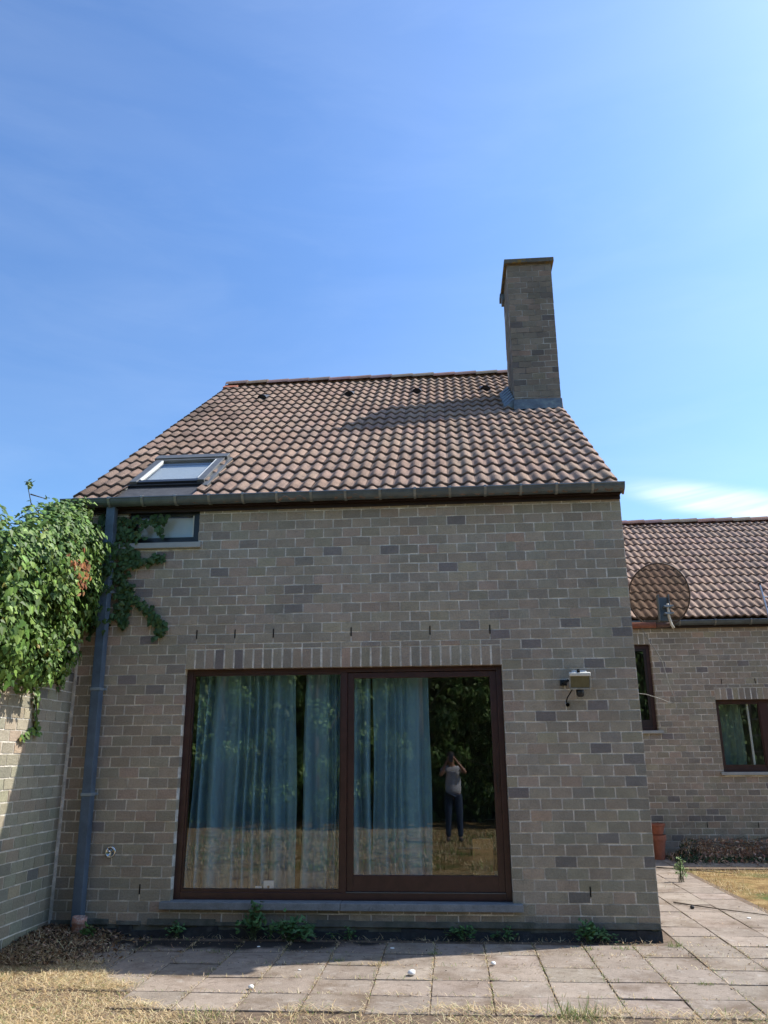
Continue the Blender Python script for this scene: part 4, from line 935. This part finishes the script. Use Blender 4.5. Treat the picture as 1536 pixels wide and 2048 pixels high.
def nzv(x, y, s): return mnoise.noise(Vector((x * s, y * s, 3.3)))
edge = lambda x: -2.16 + .22 * nzv(x, 0, 2.2) 
zone(60000, (-1.6, 8.0), (-4.2, -1.95), lambda x, y: y < edge(x) + .10 * random.random() and nzv(x, y, 3) > -.35, l=(.05, .13), greenp=.07, lay=1.4)
zone(46000, (-1.6, 1.3), (-2.9, -.85), lambda x, y: (x < -.30 + .28 * nzv(x, y, 3) + (-.95 - y) * .72 + random.gauss(0, .06)) and (y < -.98 + .12 * nzv(x, y, 4)), l=(.04, .12), greenp=.04, lay=1.5)
zone(13000, (5.9, 9), (.4, 4.9), lambda x, y: nzv(x, y, 1.4) > -.1, l=(.03, .09), greenp=.10)
zone(30000, (-2.5, 6), (-10.8, -4.2), lambda x, y: nzv(x, y, 2.2) > -.1, l=(.05, .13), greenp=.25, w_=.005)
zone(9000, (-2.5, 6), (-10.8, -4.2), lambda x, y: nzv(x + 9, y, 1.1) > .12, l=(.06, .16), greenp=.85, w_=.006)
zone(24000, (-.3, 5.9), (-2.2, -.15), lambda x, y: abs((x - PX0) / PW - round((x - PX0) / PW)) < .04 or abs((y - PY0) / PH - round((y - PY0) / PH)) < .03, l=(.02, .06), greenp=.3, lay=1.1)
zone(1100, (4.5, 5.95), (-1.5, 5.5), lambda x, y: abs((x - PX0) / PW - round((x - PX0) / PW)) < .05 or nzv(x, y, 2) > .35, l=(.02, .07), greenp=.2, lay=1.2)
tag(gr.build('dry_grass', 'straw'), 'dry straw-coloured grass around the paving', 'grass', kind='stuff')
# leaf litter heap at the left
lt = MB(); base = MB()
def lz(x, y): return .085 * max(0, 1 - ((x + 1.15) / .85) ** 2) * max(0, 1 - (max(0, -y - .15) / .95) ** 2) 
nx, ny = 24, 24
grid = [[(-1.15 + 1.0 * i / nx, -1.15 * j / ny, lz(-1.15 + 1.0 * i / nx, -1.15 * j / ny) + .02 * nzv(i * .3, j * .3, 1) - .02) for j in range(ny + 1)] for i in range(nx + 1)]
for i in range(nx):
    for j in range(ny): base.quad(grid[i][j], grid[i][j + 1], grid[i + 1][j + 1], grid[i + 1][j])
LC = [(.15, .085, .045), (.22, .125, .065), (.08, .055, .038), (.30, .20, .12), (.06, .045, .036), (.40, .29, .19)]
for _ in range(4200):
    x = -1.13 + abs(random.gauss(0, .36)); y = -random.uniform(.03, 1.08)
    if x > -.05 + .2 * nzv(x, y, 4): continue
    leaf(lt, Vector((x, y, lz(x, y) + random.uniform(.0, .025))), Vector((0, 0, 1)) + rv(.5), rv(), random.uniform(.015, .05), jit(random.choice(LC), .3), 'oval', .5)
for _ in range(2600):
    x = -1.1 + abs(random.gauss(0, .4)); y = -1.12 + abs(random.gauss(0, .42))
    if y > -.03: continue
    blade(lt, x, y, lz(x, y) + .01, random.uniform(.04, .12), .002, jit(random.choice(LC + SC), .3), 1.4)
lo = thing('leaf_litter', (-.9, -.5, 0), 'heap of brown dead leaves in the corner below the downpipe', 'leaf litter'); lo['kind'] = 'stuff'
base.build('soil', 'joint', lo, smooth=True); lt.build('dead_leaves', 'litter', lo)
# scattered bits on the dark stain and paving
sb = MB()
for _ in range(1500):
    x = random.uniform(-.2, 5.9); y = -abs(random.gauss(0, .6)) - .03
    if random.random() < .25: x = random.uniform(4.55, 5.9); y = random.uniform(-1, 5)
    leaf(sb, Vector((x, y, .008)), Vector((0, 0, 1)) + rv(.4), rv(), random.uniform(.006, .022), jit(random.choice(LC + SC[:2]), .3), 'x', .4)
for _ in range(2600):
    if random.random() < .6: k = random.randint(-5, 9); x = PX0 + k * PW + random.gauss(0, .012); y = random.uniform(-2.2, -.1)
    else: k = random.randint(-4, 0); y = PY0 + k * PH + random.gauss(0, .010); x = random.uniform(-.4, 5.9)
    if nzv(x, y, 2.5) < -.05: continue
    leaf(sb, Vector((x, y, .007)), Vector((0, 0, 1)) + rv(.4), rv(), random.uniform(.006, .02), jit(random.choice(LC + SC[:1]), .3), 'x', .4)
for _ in range(260):
    x = random.uniform(.1, 4.4); y = -random.uniform(.03, .14); blade(sb, x, y, .008, random.uniform(.04, .10), .0018, jit(random.choice(SC), .2), 1.2)
tag(sb.build('scattered_debris', 'litter'), 'small bits of straw and dead leaf scattered on the paving', 'debris', kind='stuff')
# branch heap by the wing
bh = MB()
def hz(x, y): return max(0, .30 * math.exp(-((y - 5.95) / .30) ** 2) * (1 if 6.3 < x < 7.6 else .55) * min(1, max(0, (x - 6.02) / .3)))
for _ in range(5200):
    x = random.uniform(6.05, 9.5); y = random.gauss(5.92, .22); y = min(y, 6.22); z = hz(x, y) * random.uniform(.3, 1) + .0
    a = random.uniform(0, 6.283); l = random.uniform(.04, .14); d = Vector((math.cos(a), math.sin(a) * .6, random.uniform(-.4, .6))) * l
    c = jit(random.choice([(.36, .21, .14), (.46, .31, .20), (.28, .18, .12), (.55, .42, .29)]), .3)
    if random.random() < .5: blade(bh, x, y, z, l, .004, c)
    else: leaf(bh, Vector((x, y, z)), rv(), rv(), random.uniform(.03, .07), c if (x > 6.5 or random.random() < .3) else jit((.05, .075, .04), .3), 'oval', .6)
for _ in range(1400):
    x = random.uniform(6.1, 9.3); y = random.gauss(5.62, .1); leaf(bh, Vector((x, y, random.uniform(0, .07))), rv(), rv(), random.uniform(.02, .05), jit((.05, .09, .045), .3), 'oval', .5)
bo = thing('branch_heap', (7, 5.9, 0), 'long heap of dry brown cut branches along the wing wall', 'branch heap'); bo['kind'] = 'stuff'
bh.build('dry_twigs', 'litter', bo); bs = MB()
for _ in range(60):
    x = random.uniform(6.2, 9.2); y = random.uniform(5.6, 6.1); z = hz(x, y); a = random.uniform(-.6, .6); l = random.uniform(.25, .7)
    bs.tube([(x, y, z), (x + l * .5 * math.cos(a), y + l * .3 * math.sin(a), z + random.uniform(-.02, .08)), (x + l * math.cos(a), min(6.2, y + l * .5 * math.sin(a)), max(.01, z + random.uniform(-.12, .03)))], .006, 5, r1=.003)
bs.build('branches', 'bark', bo)

# weeds: individual plants
def weed(x, y, n, spread, h, ls, label, cols, kind='oval', name='weed', grp='weeds along the wall foot', z=0):
    e = thing(name, (x, y, z), label, 'weed', grp); l_ = MB(); s_ = MB()
    for _ in range(n):
        a = random.uniform(0, 6.283); r_ = abs(random.gauss(0, .5)); tip = Vector((x + math.cos(a) * spread[0] * r_, min(-.01 if y < 0 and x < 4.5 else 99, y + math.sin(a) * spread[1] * r_), z + h * random.uniform(.45, 1) * (1.1 - .5 * min(1, r_))))
        mid = Vector((x, y, z)).lerp(tip, .5) + Vector((0, 0, .03)); s_.tube([(x + random.gauss(0, .02), y, z), mid, tip], .0028, 4, colr=(.07, .10, .04))
        for k in range(7):
            p = mid.lerp(tip, random.random() * 1.05) + rv(ls * .45); p.z = max(p.z, z + .01)
            if y < 0 and x < 4.5: p.y = min(p.y, -.015)
            leaf(l_, p, Vector((0, -.4, 1)) + rv(.45), (tip - mid).normalized() + rv(.5), random.uniform(.7, 1.2) * ls, jit(random.choice(cols), .25, .08), kind, .3)
    l_.build('leaves', 'leaf', e); s_.build('stems', 'leaf', e); return e
NC = [(.08, .17, .06), (.10, .20, .075), (.06, .13, .045)]
weed(.84, -.13, 17, (.26, .09), .33, .056, 'upright bramble shoot in front of the left sill', NC)
weed(1.18, -.17, 34, (.42, .11), .20, .052, 'wide low bramble spreading below the door sill', NC)
weed(3.83, -.12, 16, (.16, .07), .19, .048, 'leafy weed at the wall foot below the floodlight', NC)
weed(3.98, -.07, 7, (.10, .04), .11, .034, 'small weed touching the wall just right of a bigger one', NC)
weed(2.75, -.07, 9, (.20, .05), .13, .04, 'weed at the wall foot below the right sliding leaf', NC)
weed(3.12, -.06, 7, (.15, .05), .10, .036, 'weed at the wall foot under the right end of the sill', NC)
weed(.12, -.06, 8, (.16, .05), .14, .04, 'dark weed at the wall foot left of the sill', NC)
weed(-.62, -.33, 10, (.12, .08), .16, .04, 'green weed growing beside the clay pipe socket', [(.06, .13, .03), (.05, .10, .03)])
weed(1.7, -.06, 6, (.18, .04), .09, .034, 'flat weed at the wall foot below the middle of the sill', NC)
weed(5.62, 3.55, 18, (.12, .1), .30, .045, 'pale green weed on the paving behind the right corner', [(.22, .30, .12), (.16, .24, .09)], 'x', grp=None)
def tuft(x, y, n, r, h, label, cols, z=.0, grp='grass tufts in the paving joints'):
    m_ = MB()
    for _ in range(n):
        blade(m_, x + random.gauss(0, r * .5), y + random.gauss(0, r * .25), z, h * random.uniform(.5, 1.2), .0018, jit(random.choice(cols), .25), .75)
    o = m_.build('grass_tuft', 'straw'); tag(o, label, 'grass tuft', grp)
TG = [(.12, .19, .05), (.17, .25, .08), (.38, .33, .15)]
tuft(3.42, -2.20, 160, .16, .15, 'tall green tuft at the bottom edge below the floodlight', TG, -.01)
tuft(1.06, -2.35, 110, .2, .10, 'green tuft in the dry grass at the bottom left', TG, -.02)
tuft(3.80, -.33, 60, .12, .035, 'tuft in the shade line in front of the floodlight weed', TG)
tuft(4.12, -.30, 70, .10, .05, 'flat tuft just left of the house corner', TG)
tuft(4.56, -.20, 50, .06, .09, 'upright tuft beside the right house corner', TG)
tuft(4.28, -.52, 60, .08, .03, 'straw tuft in a joint in front of the right corner', SC)
tuft(2.49, -.57, 40, .05, .05, 'tuft at a paving crossing below the door middle', TG)
tuft(1.70, -.85, 40, .07, .05, 'green tuft at the shadow edge left of the white scraps', TG)
tuft(4.46, -1.40, 60, .07, .035, 'green tuft in a paving joint near the right', TG)
tuft(4.12, -1.0, 40, .06, .025, 'straw tuft in a joint on the right paving', SC)
tuft(2.06, -.97, 50, .07, .04, 'straw tuft at the paving crossing by the foam lump', SC)
tuft(5.86, .15, 120, .16, .10, 'green tuft at the right edge of the paving', TG)
tuft(4.95, .18, 50, .10, .03, 'brown tuft in the joint right of the house corner', SC)
tuft(.62, -.62, 40, .07, .05, 'small tuft in the shaded joint near the dark stain', TG)
# white scraps and stick
def scrap(x, y, s, label, kind):
    m_ = MB()
    prof = [(.001, 0), (s * .8, s * .1), (s, s * .5), (s * .75, s * 1.0), (.001, s * 1.2)] if kind == 'ball' else [(.001, 0), (s, 0), (s * .9, s * .25), (.001, s * .3)]
    m_.lathe(prof, 0, 0, 0, 9)
    m_.v = [(v[0] * (1 + .25 * mnoise.noise(Vector(v) * 40)) + x, v[1] * (1 + .2 * mnoise.noise(Vector(v) * 60)) + y, v[2] + .006) for v in m_.v]
    tag(m_.build('foam_scrap', 'foam', smooth=kind == 'ball'), label, 'scrap', 'white scraps on the paving')
scrap(2.33, -1.27, .032, 'round white foam lump on the sunlit paving below the door', 'ball')
scrap(2.96, -.93, .022, 'small white foam lump right of the larger round one', 'ball')
scrap(2.12, -.40, .020, 'flat white scrap in the shade below the middle door post', 'flat')
scrap(1.20, -1.70, .022, 'white scrap near the dry grass at lower left', 'ball')
scrap(1.45, -1.16, .012, 'tiny white chip left of the round foam lump', 'flat')
scrap(.95, -.40, .015, 'white chip on the dark stain', 'flat')
scrap(5.35, -.15, .018, 'tiny white chip on the far right paving', 'flat')
scrap(5.62, 1.1, .02, 'white chip beside the dry grass at the right edge', 'flat')
for pts, lab in [([(5.1, 1.95, .012), (5.45, 1.52, .02), (5.95, 1.15, .012)], 'long thin stick across the paving right of the house'), ([(5.62, 4.9, .012), (6.0, 4.55, .02), (6.5, 4.3, .01)], 'thin stick on the far paving near the branch heap')]:
    m_ = MB(); m_.tube(pts, .007, 6, r1=.004); tag(m_.build('stick', 'bark', smooth=True), lab, 'stick', 'sticks on the paving')
m_ = MB(); m_.lathe([(.001, 0), (.02, 0), (.026, .014), (.016, .028), (.001, .03)], 5.21, 1.62, .005, 8); tag(m_.build('pebble', 'bitumen', smooth=True), 'dark pebble on the paving right of the house', 'stone')
m_ = MB(); m_.tube([(2.75, -7.2, .0), (3.15, -7.05, .015)], .012, 6); tag(m_.build('stick', 'cream'), 'pale stick on the lawn in front of the person, seen reflected', 'stick')

# ------------------------------------------------------------------ the photographer
def skin(name, verts, edges, radii, mat, parent=None, root=0, sub=2):
    me = bpy.data.meshes.new(name); me.from_pydata(verts, edges, []); o = bpy.data.objects.new(name, me); col.objects.link(o)
    me.materials.append(MT[mat]); m_ = o.modifiers.new('skin', 'SKIN'); m_.use_smooth_shade = True
    for i, r_ in enumerate(radii):
        rr = r_ if isinstance(r_, tuple) else (r_, r_); me.skin_vertices[0].data[i].radius = rr; me.skin_vertices[0].data[i].use_root = (i == root)
    s_ = o.modifiers.new('sub', 'SUBSURF'); s_.levels = sub; s_.render_levels = sub
    if parent: o.parent = parent
    return o
V, E, RD = [], [], []
def jv(p, r_, par=None):
    V.append(p); RD.append(r_); i = len(V) - 1
    if par is not None: E.append((par, i))
    return i
PX, PY = 2.70, -8.30
pel = jv((PX, PY, .88), (.145, .10)); wa = jv((PX, PY, 1.02), (.125, .09), pel); chs = jv((PX, PY - .01, 1.20), (.15, .10), wa); sh_ = jv((PX - .01, PY - .01, 1.325), (.10, .075), chs)
nk = jv((PX - .02, PY + .01, 1.41), .048, sh_); jw = jv((PX - .03, PY + .045, 1.475), (.058, .07), nk); hdm = jv((PX - .03, PY + .035, 1.55), (.072, .088), jw); hdt = jv((PX - .03, PY + .025, 1.615), (.062, .075), hdm)
def arm(sgn, elbow, wrist, hand):
    s0 = jv((PX - .01 + sgn * .165, PY - .01, 1.325), .052, sh_); e_ = jv(elbow, .037, s0); f_ = jv(tuple(Vector(elbow).lerp(Vector(wrist), .35)), .036, e_); w_ = jv(wrist, .023, f_)
    pm = jv(hand, (.028, .018), w_)
    H = Vector(hand)
    for k in range(4):      # fingers wrap the far side of the phone
        z = .032 - k * .019; L_ = (.036, .042, .039, .03)[k]
        k1 = jv(tuple(H + Vector((-sgn * .004, .020, z))), .0085, pm); k2 = jv(tuple(H + Vector((-sgn * .016, .020 + .010, z + .002))), .008, k1); jv(tuple(H + Vector((-sgn * (.016 + L_ * .55), .024, z))), .007, k2)
    t1 = jv(tuple(H + Vector((-sgn * .004, -.018, .012))), .0105, pm); jv(tuple(H + Vector((-sgn * .024, -.030, .030))), .0085, t1)
arm(1, (2.945, -8.16, 1.27), (2.775, -8.135, 1.49), (2.728, -8.118, 1.545))
arm(-1, (2.455, -8.16, 1.22), (2.575, -8.135, 1.46), (2.622, -8.118, 1.52))
for sgn in (-1, 1):
    h = jv((PX + sgn * .085, PY, .82), .088, pel); t_ = jv((PX + sgn * .10, PY + .01, .62), .075, h); k_ = jv((PX + sgn * .108, PY + .02, .46), .053, t_); c_ = jv((PX + sgn * .112, PY, .32), .052, k_); a_ = jv((PX + sgn * .118, PY - .01, .09), .034, c_); f1 = jv((PX + sgn * .122, PY + .03, .035), .035, a_); jv((PX + sgn * .135, PY + .14, .025), .028, f1)
person = skin('person', V, E, RD, 'skin')
tag(person, 'man in grey T-shirt and dark jeans holding up a phone, reflected in the door', 'person')
# face features
hc = Vector((PX - .03, PY + .035, 1.55))
for sgn in (-1, 1): q = MB(); q.lathe([(.001, -.011), (.009, -.007), (.011, 0), (.009, .007), (.001, .011)], hc.x + sgn * .031, hc.y + .078, hc.z + .004, 10); q.build('eye', 'foam', person, smooth=True)
q = MB(); q.tube([hc + Vector((0, .083, .004)), hc + Vector((0, .104, -.028)), hc + Vector((0, .088, -.036))], .010, 8); q.build('nose', 'skin', person, smooth=True)
q = MB(); q.tube([hc + Vector((-.022, .074, -.060)), hc + Vector((0, .084, -.058)), hc + Vector((.022, .074, -.060))], .006, 6); q.build('mouth', material('lips', (.25, .09, .08), .6), person, smooth=True)
for sgn in (-1, 1):
    q = MB(); q.lathe([(.001, 0), (.018, .0), (.02, .008), (.001, .012)], hc.x + sgn * .072, hc.y, hc.z - .01, 10, mat=Matrix.Rotation(R(90 * sgn), 4, 'Y')); q.build('ear', 'skin', person, smooth=True)
# hair cap
q = MB(); n = 20
for i in range(9):
    for j in range(n):
        pass
prof = [(math.cos(a) * 1.0, math.sin(a)) for a in [R(-8 + 98 * k / 8) for k in range(9)]]
q.lathe([(max(.001, .079 * c), .085 * s_ ) for c, s_ in prof], 0, 0, 0, 24)
q.v = [(hc.x + v[0], hc.y - .014 + v[1] * 1.18 - (.02 if v[2] < .01 else 0), hc.z + .035 + v[2]) for v in q.v]
q.build('hair', 'hair', person, smooth=True)
def sub_skin(name, pts, edges, radii, mat): return skin(name, pts, edges, radii, mat, person)
sub_skin('shirt', [(PX, PY, .82), (PX, PY, 1.02), (PX, PY - .01, 1.20), (PX - .01, PY - .01, 1.335), (PX - .02, PY, 1.385), (PX + .165, PY - .01, 1.325), (PX + .235, PY + .07, 1.297), (PX - .185, PY - .01, 1.325), (PX - .225, PY + .07, 1.285)],
         [(0, 1), (1, 2), (2, 3), (3, 4), (3, 5), (5, 6), (3, 7), (7, 8)], [(.19, .14), (.16, .12), (.168, .118), (.12, .092), (.06, .06), .068, .058, .068, .058], 'shirt')
jp = [(PX, PY, .99)]; je = []; jr = [(.155, .112)]
for sgn in (-1, 1):
    b0 = len(jp); jp += [(PX + sgn * .085, PY, .80), (PX + sgn * .10, PY + .01, .62), (PX + sgn * .108, PY + .02, .46), (PX + sgn * .112, PY, .30), (PX + sgn * .118, PY - .01, .07)]; jr += [.10, .086, .066, .062, .055]; je += [(0, b0), (b0, b0 + 1), (b0 + 1, b0 + 2), (b0 + 2, b0 + 3), (b0 + 3, b0 + 4)]
sub_skin('trousers', jp, je, jr, 'jeans')
for sgn in (-1, 1):
    sub_skin('shoe', [(PX + sgn * .119, PY - .03, .045), (PX + sgn * .122, PY + .04, .045), (PX + sgn * .136, PY + .16, .036)], [(0, 1), (1, 2)], [.044, .045, .036], 'shoe')
# phone, held upright, its lens just behind the camera
Mp = Matrix.Translation((2.6748, -8.0667, 1.5929)) @ Matrix.Rotation(R(17), 4, 'X') @ Matrix.Translation((0, 0, 0))
q = MB(); q.box(-.038, .038, -.022, -.013, -.125, .03, mat=Mp); ph_ = q.build('phone', 'anthracite', bevel=.003); tag(ph_, 'dark phone held up by the man reflected in the door', 'phone')
q = MB(); q.lathe([(.008, .0), (.008, .003), (.001, .003)], 0, 0, 0, 12, mat=Mp @ Matrix.Translation((.022, -.013, .01)) @ Matrix.Rotation(R(-90), 4, 'X')); q.build('lens', 'chrome', ph_)
